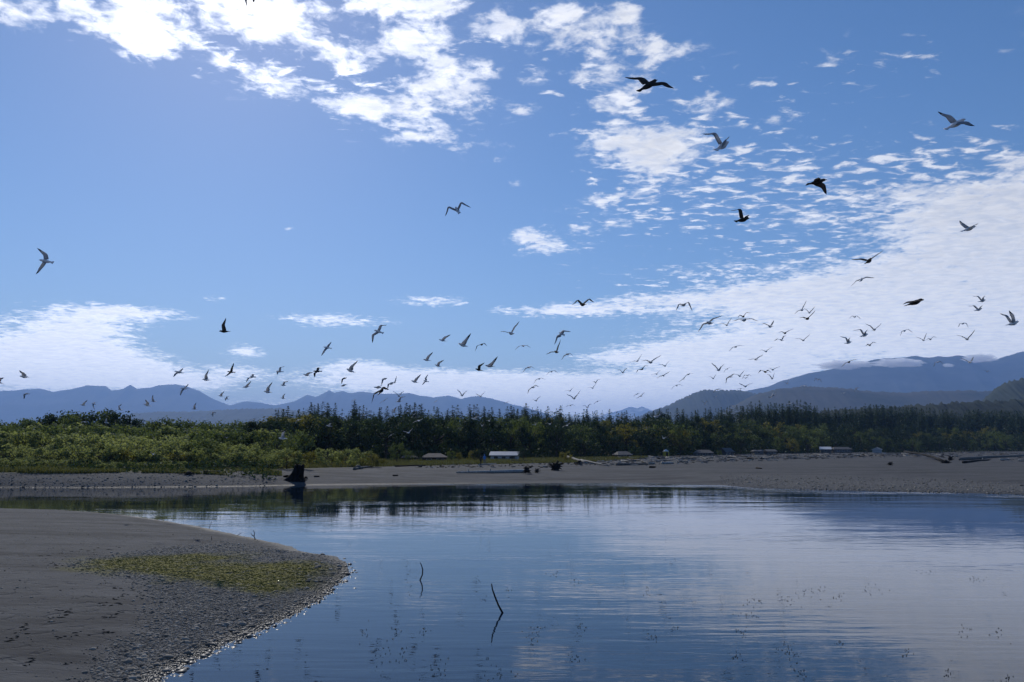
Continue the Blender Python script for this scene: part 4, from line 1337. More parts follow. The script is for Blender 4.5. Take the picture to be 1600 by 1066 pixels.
def ico(sub):
    bm = bmesh.new(); bmesh.ops.create_icosphere(bm, subdivisions=sub, radius=1.0)
    v = np.array([x.co[:] for x in bm.verts]); f = np.array([[q.index for q in x.verts] for x in bm.faces]); bm.free()
    return v, f
IV, IF = ico(1)
def pebbles(name, label, X, Y, S, sink=.42, sub=None):
    r = np.random.default_rng(len(X))
    n = len(X)
    iv, if_ = (IV, IF) if sub is None else sub
    k = len(iv)
    Z = gz_arr(X, Y)
    jit = 1 + r.uniform(-.28, .28, (n, k, 1))
    ax = np.stack([r.uniform(.75, 1.35, n), r.uniform(.7, 1.1, n), r.uniform(.45, .8, n)], 1)[:, None, :]
    v = iv[None] * jit * ax * S[:, None, None]
    a = r.random(n) * 6.28
    ca, sa = np.cos(a)[:, None], np.sin(a)[:, None]
    vx = v[:, :, 0] * ca - v[:, :, 1] * sa; vy = v[:, :, 0] * sa + v[:, :, 1] * ca
    V = np.stack([vx + X[:, None], vy + Y[:, None], v[:, :, 2] + (Z + S * (.45 - sink))[:, None]], -1).reshape(-1, 3)
    Fc = (if_[None] + (np.arange(n) * k)[:, None, None]).reshape(-1, 3)
    me = np_mesh(name, V, Fc, stone_m, smooth=False)
    ms = sstep((poly_sd(X, Y, MOSS) + 2.2 * fbm(X * .9, Y * .9, 4) + .9) / 1.6)
    attr(me, 'moss', np.repeat(ms, k))
    return tag(link(name, me), label, None, None, 'stuff')
pr = np.random.default_rng(5)
def sample_spit(n, lo=16, hi=62):
    D = lo * (hi / lo) ** pr.random(n)
    px = pr.uniform(-40, 640, n)
    X = (px - 800) / F * D
    return X, D
X, Y = sample_spit(330000, 15.5, 50)
g = grav_mask(X, Y)
s = poly_sd(X, Y, SPIT)
edge = np.exp(-(s / 1.0) ** 2)
keep = pr.random(len(X)) < np.clip(g * (.50 + .50 * edge), 0, 1) * np.clip((24 / Y) ** 1.2, .15, 1) * (gz_arr(X, Y) > -.07)
X, Y = X[keep][:60000], Y[keep][:60000]
S = np.clip(pr.lognormal(-4.0, .50, len(X)), .009, .075)
pebbles('pebbles', 'grey and mossy pebbles covering the gravel end of the spit', X, Y, S)
X, Y = sample_spit(9000, 15.5, 62)
s = poly_sd(X, Y, SPIT)
keep = (s > .5) & (pr.random(len(X)) < .10)
pebbles('pebbles', 'scattered pebbles and shell bits on the sandy part of the spit', X[keep], Y[keep], np.clip(pr.lognormal(-3.8, .35, keep.sum()), .012, .05))
# far gravel bar
n = 9000
px = np.concatenate([pr.uniform(1120, 1660, n - 1500), pr.uniform(-40, 420, 1500)])
X0 = (px - 800) / F
D = np.where(px > 1000, pr.uniform(74, 112, n), pr.uniform(86, 96, n))
X = X0 * D
d1 = shore_d(X, D)
keep = (d1 > -.3) & (d1 < np.where(px > 1000, 26, 6)) & (pr.random(n) < np.exp(-d1 / 14))
pebbles('pebbles', 'pebbles on the gravel bar across the river', X[keep], D[keep], np.clip(pr.lognormal(-2.55, .35, keep.sum()), .04, .2))
# bigger stones along the wet edge, one by one
STONE_ME = []
for i in range(7):
    v, f = ico(2)
    rr = np.random.default_rng(60 + i)
    d = np.array([mnoise.noise(Vector(q) * 1.3 + Vector((i * 7.0, 0, 0))) for q in v])
    v = v * (1 + .38 * d[:, None]) * np.array([1.15, .9, .62])
    me = np_mesh('stone', v, f, stone_m, smooth=True)
    attr(me, 'moss', np.zeros(len(v)))
    STONE_ME.append(me)
sr = random.Random(8)
EDGE = [(228, 1062), (262, 1048), (300, 1030), (335, 1014), (372, 996), (410, 984), (445, 966), (480, 948), (505, 932), (525, 912), (540, 897), (548, 884), (562, 892), (575, 893)]
cnt = 0
for k in range(240):
    i = sr.randrange(len(EDGE) - 1)
    t = sr.random()
    px = EDGE[i][0] * (1 - t) + EDGE[i + 1][0] * t + sr.gauss(-6, 22)
    py = EDGE[i][1] * (1 - t) + EDGE[i + 1][1] * t + sr.gauss(-4, 11)
    c = flat(px, py, 0)
    z = gz(c.x, c.y)
    if z < -.16 or z > .34: continue
    s = sr.uniform(.045, .10) * (1.25 if sr.random() < .15 else 1)
    o = link('stone', STONE_ME[sr.randrange(7)], None, (c.x, c.y, max(z, -.06) + s * .12))
    o.scale = (s, s * sr.uniform(.8, 1.2), s * sr.uniform(.7, 1.1))
    o.rotation_euler = (sr.uniform(-.3, .3), sr.uniform(-.3, .3), sr.random() * 6.28)
    seg = ['in the nearest corner of the spit', 'along the near edge of the spit', 'along the middle edge of the spit', 'near the tip of the spit'][min(3, i // 3)]
    wetw = 'wet dark stone half in the water' if z < .03 else 'damp grey stone on the gravel'
    tag(o, f'{wetw} {seg}', 'stone', f'{wetw} {seg}')
    cnt += 1
    if cnt >= 170: break
# stranded weed and wrack marks on the sand
b = MB()
wk = random.Random(3)
LINES = [((0, 1052), (60, 1030)), ((60, 1005), (130, 985)), ((75, 968), (110, 962)), ((110, 1000), (180, 985)), ((155, 945), (190, 940)), ((180, 938), (208, 926)), ((60, 870), (130, 862)), ((130, 863), (190, 858)),
         ((70, 880), (100, 888)), ((150, 910), (200, 925)), ((25, 990), (45, 975)), ((10, 1000), (50, 993)), ((160, 965), (190, 960)), ((85, 950), (115, 960)), ((100, 1038), (150, 1010))]
for (a, c) in LINES:
    for k in range(9):
        t = wk.random()
        p = G(a[0] + (c[0] - a[0]) * t + wk.gauss(0, 4), a[1] + (c[1] - a[1]) * t + wk.gauss(0, 2.5))
        an = wk.gauss(0, .5)
        L = wk.uniform(.02, .09)
        d = Vector((math.cos(an), math.sin(an), 0)) * L
        b.tube([p - d + Vector((0, 0, .008)), p + Vector((0, 0, .010)), p + d + Vector((0, 0, .006))], [.004, .010, .003], 5)
tag(b.build('stranded_weed', weed_m), 'dark strands of stranded weed on the sand of the spit', None, None, 'stuff')

# ================================================================== TWO WALKERS
skin_m = simple('skin', (.45, .28, .2), .6, .05)
cloth_dark = simple('dark_clothes', (.02, .02, .025), .9, .2, 8)
cloth_blue = simple('blue_jacket', (.05, .22, .55), .8, .15, 8)
cloth_grey = simple('grey_trousers', (.20, .19, .19), .9, .15, 8)
hair_m = simple('hair', (.03, .02, .015), .7, .2, 10)
def person(label, px, py, h, top, legs, hair, yaw, step_):
    p = G(px, py)
    s = h / 1.72
    J = {'pelvis': (0, 0, .93), 'waist': (0, 0, 1.10), 'chest': (0, -.01, 1.32), 'neck': (0, 0, 1.47), 'head': (0, -.02, 1.60), 'crown': (0, -.01, 1.68)}
    rads = {'pelvis': (.15, .11), 'waist': (.14, .10), 'chest': (.17, .11), 'neck': (.055, .055), 'head': (.085, .10), 'crown': (.065, .075)}
    E = [('pelvis', 'waist'), ('waist', 'chest'), ('chest', 'neck'), ('neck', 'head'), ('head', 'crown')]
    for sd, n in ((-1, 'l'), (1, 'r')):
        st = step_ * sd
        for nm, co, r_ in (('hip', (sd * .10, 0, .88), (.085, .09)), ('knee', (sd * .10, -.10 * st - .03, .48), (.058, .062)), ('ankle', (sd * .10, -.22 * st + .03, .09), (.042, .045)), ('toe', (sd * .11, -.22 * st - .14, .035), (.035, .03)),
                           ('shoulder', (sd * .19, 0, 1.40), (.062, .062)), ('elbow', (sd * .25, .06 * st + .03, 1.12), (.045, .045)), ('wrist', (sd * .25, .14 * st - .06, .88), (.033, .033)), ('hand', (sd * .25, .16 * st - .08, .79), (.035, .022))):
            J[nm + n] = co; rads[nm + n] = r_
        E += [('pelvis', 'hip' + n), ('hip' + n, 'knee' + n), ('knee' + n, 'ankle' + n), ('ankle' + n, 'toe' + n), ('chest', 'shoulder' + n), ('shoulder' + n, 'elbow' + n), ('elbow' + n, 'wrist' + n), ('wrist' + n, 'hand' + n)]
    names = list(J)
    me = bpy.data.meshes.new('person')
    me.from_pydata([tuple(c * s for c in J[n]) for n in names], [(names.index(a), names.index(b_)) for a, b_ in E], [])
    tmp = bpy.data.objects.new('person_rig', me); COL.objects.link(tmp)
    md = tmp.modifiers.new('skin', 'SKIN')
    for i, n in enumerate(names):
        me.skin_vertices[0].data[i].radius = (rads[n][0] * s, rads[n][1] * s)
    me.skin_vertices[0].data[0].use_root = True
    tmp.modifiers.new('sub', 'SUBSURF').levels = 1
    tmp.modifiers['sub'].render_levels = 1
    dg = bpy.context.evaluated_depsgraph_get(); dg.update()
    bm_ = bpy.data.meshes.new_from_object(tmp.evaluated_get(dg))
    bpy.data.objects.remove(tmp)
    bm_.name = 'person'
    bm_.materials.clear()
    for m in (skin_m, top, legs, hair_m): bm_.materials.append(m)
    for f in bm_.polygons:
        z = f.center.z / s
        x = abs(f.center.x) / s
        f.material_index = 0 if z > 1.47 or (x > .19 and z < .88 and z > .7) else (1 if z > .90 else (2 if z > .08 else 3))
        f.use_smooth = True
    o = link('person', bm_, None, p); o.rotation_euler = (0, 0, yaw)
    tag(o, label, 'person')
    q = MB()
    rings = [(1.54, .098, .03), (1.60, .104, .02), (1.66, .098, .01), (1.71, .070, 0), (1.735, .02, 0)]
    vs = [(rx * s * math.cos(k * PI / 5), (dy + rx * 1.08 * math.sin(k * PI / 5)) * s, z * s) for z, rx, dy in rings for k in range(10)]
    q.add(vs, [(i * 10 + k, i * 10 + (k + 1) % 10, (i + 1) * 10 + (k + 1) % 10, (i + 1) * 10 + k) for i in range(4) for k in range(10)] + [tuple(range(40, 50))])
    q.build('hair', hair, o, True)
person('walker in dark clothes standing on the sand nearer the brown shed', 751.3, 727.5, 1.72, cloth_dark, cloth_dark, hair_m, R(160), .6)
person('walker in a bright blue jacket and light trousers below the white cottage', 757, 726, 1.82, cloth_blue, cloth_grey, cloth_blue, R(200), .7)

# ================================================================== CLOUD BANK LYING ON THE BROAD MOUNTAIN
cl_m = bpy.data.materials.new('cloud_vapour'); cl_m.use_nodes = True
T = NT(cl_m.node_tree); T.n.clear()
vo = T.node('ShaderNodeOutputMaterial'); pvn = T.node('ShaderNodeVolumePrincipled')
pvn.inputs['Color'].default_value = rgb(.98, .98, 1.0)
pvn.inputs['Density'].default_value = .018
pvn.inputs['Anisotropy'].default_value = .55
T.l.new(pvn.outputs[0], vo.inputs['Volume'])
def cloud_bank(label, parts, D):
    v0, f0 = ico(5)
    me_v, me_f, off = [], [], 0
    for (px, py, rx, ry) in parts:
        d = ray(px, py); k = D / d.y
        c = Vector((d.x * k, D, EYE + d.z * k))
        n_ = np.array([mnoise.fractal(Vector(q) * 2.2 + Vector((px, py, 0)), .9, 2.1, 5) for q in v0])
        w = v0 * (1 + .42 * n_[:, None]) * np.array([rx / F * D, rx / F * D * .45, ry / F * D])
        me_v.append(w + np.array(c)); me_f.append(f0 + off); off += len(v0)
    bm_ = np_mesh('cloud', np.concatenate(me_v), np.concatenate(me_f), cl_m, smooth=True)
    return tag(link('cloud', bm_), label, None, None, 'stuff')
cloud_bank('flat white cloud bank lying across the broad mountain below its summit', [(1405, 567, 38, 6.5)], 11300)
cloud_bank('soft white cloud lying on the upper slope of the broad mountain', [(1530, 560, 26, 6)], 11300)
cloud_bank('thin cloud wisp along the shoulder of the broad mountain', [(1320, 570, 40, 6)], 11300)
cloud_bank('little cloud puff on the broad mountain below its summit', [(1481, 571, 9, 3)], 11300)

# ================================================================== AIR
hz_m = bpy.data.materials.new('haze_air'); hz_m.use_nodes = True
T = NT(hz_m.node_tree); T.n.clear()
vo = T.node('ShaderNodeOutputMaterial'); pvn = T.node('ShaderNodeVolumePrincipled')
pvn.inputs['Color'].default_value = rgb(.33, .55, 1.0)
pvn.inputs['Density'].default_value = HAZE
pvn.inputs['Anisotropy'].default_value = .15
T.l.new(pvn.outputs[0], vo.inputs['Volume'])
b = MB()
top_z = max(max(v.co.z for v in o.data.vertices) for o in bpy.data.objects if o.type == 'MESH' and o.name.startswith(('mountain', 'hill', 'cloud')))
b.box((-34000, -34000, -3), (34000, 34000, top_z + 40))
tag(b.build('haze', hz_m), 'pale blue summer air between the river and the mountains', None, None, 'stuff')
# ================================================================== GULLS
def feather(name, col, rough=.8, trans=.45):
    """Feathers let some sunlight through."""
    m = simple(name, col, rough, .15, 14.0)
    T = NT(m.node_tree)
    p = T.n['Principled BSDF']
    t = T.node('ShaderNodeBsdfTranslucent'); t.inputs[0].default_value = rgb(*[min(1, c * 1.25) for c in col])
    x = T.node('ShaderNodeMixShader'); x.inputs[0].default_value = trans
    T.l.new(p.outputs[0], x.inputs[1]); T.l.new(t.outputs[0], x.inputs[2])
    T.l.new(x.outputs[0], T.n['Material Output'].inputs[0])
    return m
g_white = feather('white_feathers', (.80, .795, .79), .8, .2)
g_grey = feather('grey_feathers', (.42, .43, .45))
g_under = feather('pale_underwing', (.62, .62, .63))
g_black = feather('black_feathers', (.03, .03, .033), .8, .15)
g_bill = simple('bill_horn', (.38, .26, .06), .5, .1, 8)
j_brown = feather('brown_feathers', (.075, .062, .052))
j_pale = feather('mottled_feathers', (.20, .175, .155))
j_dark = feather('dark_brown_feathers', (.035, .029, .026))
ADULT = [g_white, g_grey, g_under, g_black, g_bill]
YOUNG = [j_brown, j_brown, j_pale, j_dark, g_black]
BODY_L, ARM, HAND = .60, .31, .45
brng = random.Random(41)

def lift(anchor_depth, px, py):
    return ray(px, py) * anchor_depth

def body_mesh(mb, tail, bill, lat, up):
    """Tail fan to bill, one continuous tube of oval rings along the spine."""
    ax = bill - tail
    st = [(0, .060, .006, 0, 0), (.05, .066, .008, 0, 0), (.15, .036, .018, 0, 0), (.25, .038, .030, 0, 0), (.38, .060, .054, -.004, 0), (.52, .073, .068, -.006, 0), (.64, .070, .066, -.002, 0), (.73, .052, .052, .008, 0), (.79, .042, .044, .016, 0),
          (.85, .040, .042, .020, 0), (.895, .030, .032, .018, 0), (.92, .013, .015, .012, 4), (.97, .009, .011, .009, 4), (1.0, .003, .003, .002, 4)]
    k = 10
    vs, fs, ms = [], [], []
    for (t, w, h, dz, m) in st:
        c = tail + ax * t + up * dz
        for q in range(k):
            a = 2 * PI * q / k
            vs.append(c + lat * (w * math.cos(a)) + up * (h * math.sin(a)))
    o = len(mb.v)
    for i in range(len(st) - 1):
        m = 4 if st[i][4] == 4 else 0
        for q in range(k):
            q2 = (q + 1) % k
            fs.append((i * k + q, i * k + q2, (i + 1) * k + q2, (i + 1) * k + q))
            ms.append(m if i > 1 else TAILM[0])
    fs.append(tuple(range(k - 1, -1, -1))); ms.append(TAILM[0])
    mb.v.extend([tuple(v) for v in vs]); mb.f.extend([tuple(i + o for i in f) for f in fs]); mb.m.extend(ms)
TAILM = [0]

def wing_mesh(mb, root, wrist, tip, b, upref):
    """A lofted wing: broad arm, bent wrist, pointed hand; black outer third."""
    a = wrist - root
    h = tip - wrist
    P = []
    for t in (0.0, .35, .72):
        P.append(root + a * t)
    # rounded wrist
    c0, c1, c2 = root + a * .80, wrist, wrist + h * .16
    for t in (0.0, .33, .66, 1.0):
        P.append(c0.lerp(c1, t).lerp(c1.lerp(c2, t), t))
    sag = upref * (-.02)
    for t in (.40, .62, .82, .95, 1.0):
        P.append(wrist + h * t + sag * math.sin(PI * t) * .6)
    L = [0]
    for i in range(1, len(P)):
        L.append(L[-1] + (P[i] - P[i - 1]).length)
    tot = L[-1]
    ch_t = [(0, .175), (.2, .185), (.38, .165), (.48, .150), (.62, .125), (.8, .085), (.92, .045), (1.0, .006)]
    vs = []
    for i, p in enumerate(P):
        s = (P[min(i + 1, len(P) - 1)] - P[max(i - 1, 0)]).normalized()
        u = L[i] / tot
        ch = float(np.interp(u, [x for x, y in ch_t], [y for x, y in ch_t]))
        cd = b - s * (b.dot(s) * .75)
        if cd.length < .15:
            cd = b.copy()
        cd.normalize()
        n = s.cross(cd)
        if n.dot(upref) < 0: n = -n
        n.normalize()
        th = ch * .085 + .002
        cam_ = ch * .06
        le = p + cd * ch * .34
        te = p - cd * ch * .66
        vs += [le, p + cd * ch * .08 + n * (th + cam_), p - cd * ch * .3 + n * (th * .6 + cam_ * .8), te, p - cd * ch * .3 + n * (cam_ * .8 - th * .25), p + cd * ch * .08 + n * (cam_ - th * .5)]
    o = len(mb.v)
    k = 6
    fs, ms = [], []
    for i in range(len(P) - 1):
        u = .5 * (L[i] + L[i + 1]) / tot
        for q in range(k):
            q2 = (q + 1) % k
            fs.append((i * k + q, i * k + q2, (i + 1) * k + q2, (i + 1) * k + q))
            black = u > .80 or (u > .62 and q in (0, 5))
            ms.append(3 if black else (1 if q in (0, 1, 2) else 2))
    fs.append(tuple(range(k - 1, -1, -1))); ms.append(1)
    n_ = len(P) - 1
    fs.append(tuple(n_ * k + q for q in range(k))); ms.append(3)
    mb.v.extend([tuple(v) for v in vs]); mb.f.extend([tuple(i + o for i in f) for f in fs]); mb.m.extend(ms)

def gull(head, tail, wings, young=False, towards=False, side_on=True, smin=6.0):
    """Lift a gull seen in the photo into space: every bone keeps its real length, so its slant fixes its depth."""
    c2 = (tail[0] + (head[0] - tail[0]) * .56, tail[1] + (head[1] - tail[1]) * .56)
    d = lambda a, b_: math.hypot(a[0] - b_[0], a[1] - b_[1])
    s = smin
    if side_on:
        s = max(s, d(head, tail) / BODY_L)
    for w in wings:
        if w:
            s = max(s, d(c2, w[0]) / (ARM + .04), d(w[0], w[1]) / HAND)
    s *= 1.02
    D = F / s
    def pt(p, dz):
        return lift(D + dz, p[0], p[1])
    origin = pt(c2, 0)
    def depth(a, b_, L, cap):
        q = (d(a, b_) / s) ** 2
        return min(cap * L, math.sqrt(max(0.0, L * L - q)))
    bd = depth(head, tail, BODY_L, .75 if side_on else .92) * (-1 if towards else 1)
    Hd, Tl = pt(head, bd * .44), pt(tail, -bd * .56)
    b = (Hd - Tl).normalized()
    wl = list(wings)
    if len(wl) < 2 or wl[1] is None:
        w = wl[0]
        m = lambda q, k: (c2[0] + (q[0] - c2[0]) * k + (head[0] - c2[0]) * .08, c2[1] + (q[1] - c2[1]) * k)
        wl = [w, (m(w[0], .92), m(w[1], .90))]
    out = []
    for i, w in enumerate(wl):
        sg = 1 if i == 0 else -1
        if side_on:
            da = depth(c2, w[0], ARM + .04, .8) * sg
            dh = depth(w[0], w[1], HAND, .6) * sg
        else:
            f = -1 if towards else 1
            da = depth(c2, w[0], ARM + .04, .45) * f
            dh = -depth(w[0], w[1], HAND, .55) * f
        Wp = pt(w[0], da)
        Tp = pt(w[1], da + dh)
        out.append((Wp, Tp))
    la = (out[0][0] - out[1][0])
    lat = la - b * la.dot(b)
    if lat.length < .05:
        lat = b.cross(Vector((0, 0, 1)))
    lat.normalize()
    up = lat.cross(b).normalized()
    if up.z < -.05 or (abs(up.z) <= .05 and up.y > 0):
        up = -up
    mb = MB()
    TAILM[0] = 3 if young else 0
    body_mesh(mb, Tl - origin, Hd - origin, lat, up)
    for i, (Wp, Tp) in enumerate(out):
        sgn = 1 if i == 0 else -1
        root = lat * (.045 * sgn) + up * .025
        wing_mesh(mb, root, Wp - origin, Tp - origin, b, up)
    o = mb.build('gull', YOUNG if young else ADULT, None, True, origin + Vector((0, 0, EYE)))
    return o, s, c2

# every bird is noted in one of six enlarged views: (x offset, y offset, enlargement)
VIEW = {'A': (0, 380, 4), 'P': (0, 540, 4), 'B': (400, 440, 4), 'Q': (400, 540, 4), 'C': (800, 440, 4), 'S': (800, 540, 4), 'D': (1200, 440, 4), 'U': (1200, 540, 4),
        'X': (0, 370, 10), 'Y': (640, 290, 10), 'Z': (960, 80, 6.66), 'W': (1120, 250, 8), 'V': (1300, 150, 4.44), 'T': (1320, 380, 15.22), 'F': (0, 0, 1)}
# seen from the side: view, bill, tail, wrist, tip, (second wrist, second tip), young
SIDE = [
    ('X', (612, 365), (838, 405), (702, 285), (582, 178), (628, 490), (563, 588), 0),
    ('A', (1368, 552), (1440, 552), (1393, 512), (1413, 467), None, None, 1),
    ('P', (-42, 215), (24, 240), (-6, 205), (28, 200), None, None, 0),
    ('P', (122, 193), (188, 198), (141, 173), (121, 155), None, None, 0),
    ('P', (188, 303), (152, 300), (153, 308), (151, 335), None, None, 0),
    ('P', (502, 371), (541, 374), (527, 358), (548, 340), None, None, 0),
    ('P', (572, 361), (602, 370), (590, 356), (606, 359), (582, 376), (592, 402), 0),
    ('P', (736, 398), (766, 402), (741, 378), (763, 365), None, None, 0),
    ('P', (896, 366), (948, 380), (921, 356), (910, 338), None, None, 0),
    ('P', (942, 347), (979, 350), (952, 332), (957, 307), None, None, 0),
    ('P', (1090, 163), (1151, 172), (1126, 158), (1145, 140), (1096, 177), (1084, 196), 0),
    ('P', (1127, 267), (1177, 271), (1163, 257), (1178, 239), (1134, 286), (1126, 313), 0),
    ('P', (1264, 212), (1318, 216), (1285, 188), (1306, 149), None, None, 0),
    ('P', (1420, 164), (1472, 168), (1448, 142), (1462, 107), (1428, 178), (1404, 195), 1),
    ('P', (1199, 396), (1237, 397), (1213, 379), (1228, 355), None, None, 0),
    ('P', (1364, 314), (1402, 316), (1383, 302), (1403, 285), None, None, 0),
    ('P', (1402, 330), (1433, 335), (1416, 320), (1433, 317), (1409, 336), (1409, 345), 0),
    ('P', (1560, 190), (1598, 198), (1550, 204), (1540, 229), (1578, 181), (1590, 181), 0),
    ('P', (1517, 263), (1567, 253), (1550, 243), (1571, 221), None, None, 0),
    ('P', (650, 480), (682, 485), (663, 465), (672, 443), None, None, 0),
    ('P', (1318, 424), (1338, 447), (1330, 416), (1353, 420), None, None, 0),
    ('B', (420, 410), (474, 418), (452, 397), (471, 377), (427, 430), (408, 464), 0),
    ('B', (737, 304), (797, 323), (778, 274), (819, 272), (728, 334), (727, 384), 0),
    ('B', (124, 562), (173, 563), (150, 537), (181, 530), (134, 565), (132, 583), 0),
    ('B', (293, 580), (340, 592), (333, 569), (358, 567), None, None, 0),
    ('B', (357, 562), (413, 561), (386, 539), (413, 545), (364, 575), (367, 599), 1),
    ('B', (563, 547), (620, 569), (596, 531), (638, 493), None, None, 0),
    ('B', (48, 687), (101, 693), (74, 664), (104, 626), None, None, 0),
    ('B', (153, 648), (192, 650), (176, 627), (204, 622), None, None, 0),
    ('B', (154, 727), (186, 733), (170, 714), (183, 699), None, None, 0),
    ('B', (568, 603), (541, 607), (540, 612), (534, 640), None, None, 1),
    ('B', (530, 655), (560, 648), (549, 645), (576, 644), None, None, 1),
    ('B', (1142, 364), (1191, 373), (1183, 346), (1217, 331), None, None, 0),
    ('B', (1263, 389), (1325, 408), (1308, 370), (1344, 322), None, None, 0),
    ('B', (1043, 488), (1094, 494), (1078, 466), (1106, 440), None, None, 0),
    ('B', (1116, 521), (1160, 533), (1143, 505), (1176, 489), None, None, 0),
    ('B', (1368, 547), (1420, 558), (1394, 526), (1429, 506), None, None, 1),
    ('B', (1431, 527), (1492, 530), (1476, 511), (1511, 467), None, None, 0),
    ('B', (968, 621), (1017, 633), (1004, 606), (1031, 579), None, None, 0),
    ('B', (1046, 620), (1080, 627), (1058, 605), (1075, 579), (1051, 630), (1037, 647), 0),
    ('B', (820, 606), (790, 611), (793, 612), (784, 649), None, None, 0),
    ('B', (736, 662), (792, 664), (763, 656), (787, 650), None, None, 0),
    ('B', (830, 642), (862, 633), (826, 640), (822, 670), (866, 634), (879, 589), 0),
    ('B', (800, 660), (765, 708), (740, 700), (721, 762), (797, 661), (832, 676), 1),
    ('B', (878, 752), (912, 746), (904, 722), (939, 718), None, None, 0),
    ('B', (844, 811), (884, 822), (864, 800), (879, 782), None, None, 0),
    ('Q', (138, 580), (197, 582), (168, 548), (191, 516), None, None, 0),
    ('Q', (438, 500), (476, 506), (460, 491), (479, 474), None, None, 0),
    ('Q', (1343, 454), (1384, 464), (1378, 446), (1396, 429), None, None, 0),
    ('C', (296, 318), (328, 336), (282, 342), (264, 396), (322, 308), (368, 314), 0),
    ('S', (884, 445), (915, 449), (924, 436), (939, 412), None, None, 0),
    ('D', (523, 378), (477, 388), (490, 353), (449, 342), (504, 362), (514, 349), 0),
    ('D', (624, 329), (577, 344), (580, 300), (529, 305), (607, 318), (623, 299), 0),
    ('D', (975, 112), (856, 152), (868, 131), (842, 143), (935, 120), (977, 117), 1),
    ('D', (1359, 117), (1315, 126), (1313, 93), (1277, 91), (1344, 101), (1357, 87), 0),
    ('D', (1338, 170), (1288, 183), (1288, 151), (1251, 155), (1330, 158), (1341, 149), 0),
    ('D', (1568, 252), (1488, 273), (1492, 214), (1449, 199), (1531, 214), (1505, 181), 0),
    ('U', (35, 293), (18, 328), (18, 324), (0, 320), (42, 310), (52, 286), 0),
    ('Z', (450, 302), (245, 420), (290, 285), (108, 273), (515, 332), (620, 389), 1),
    ('Z', (1190, 948), (1050, 1033), (1052, 858), (915, 862), (1150, 938), (1197, 889), 0),
    ('W', (1378, 250), (1118, 308), (1338, 322), (1370, 432), (1262, 232), (1294, 226), 1),
    ('W', (408, 731), (226, 771), (298, 618), (170, 636), (378, 706), (399, 688), 1),
    ('V', (927, 162), (785, 233), (815, 142), (733, 109), (930, 184), (988, 209), 0),
    ('V', (1000, 906), (893, 941), (912, 892), (884, 865), (975, 905), (1014, 884), 0),
    ('Y', (718, 340), (780, 437), (606, 332), (555, 482), (806, 265), (960, 346), 0),
    ('T', (640, 372), (488, 487), (395, 380), (150, 388), (760, 290), (918, 168), 1),
    ('T', (415, 835), (350, 920), (280, 895), (140, 1028), (520, 808), (705, 826), 0),
    ('F', (374, -26), (398, -2), (383, -12), (386, 11), (402, -40), (440, -62), 1),
]
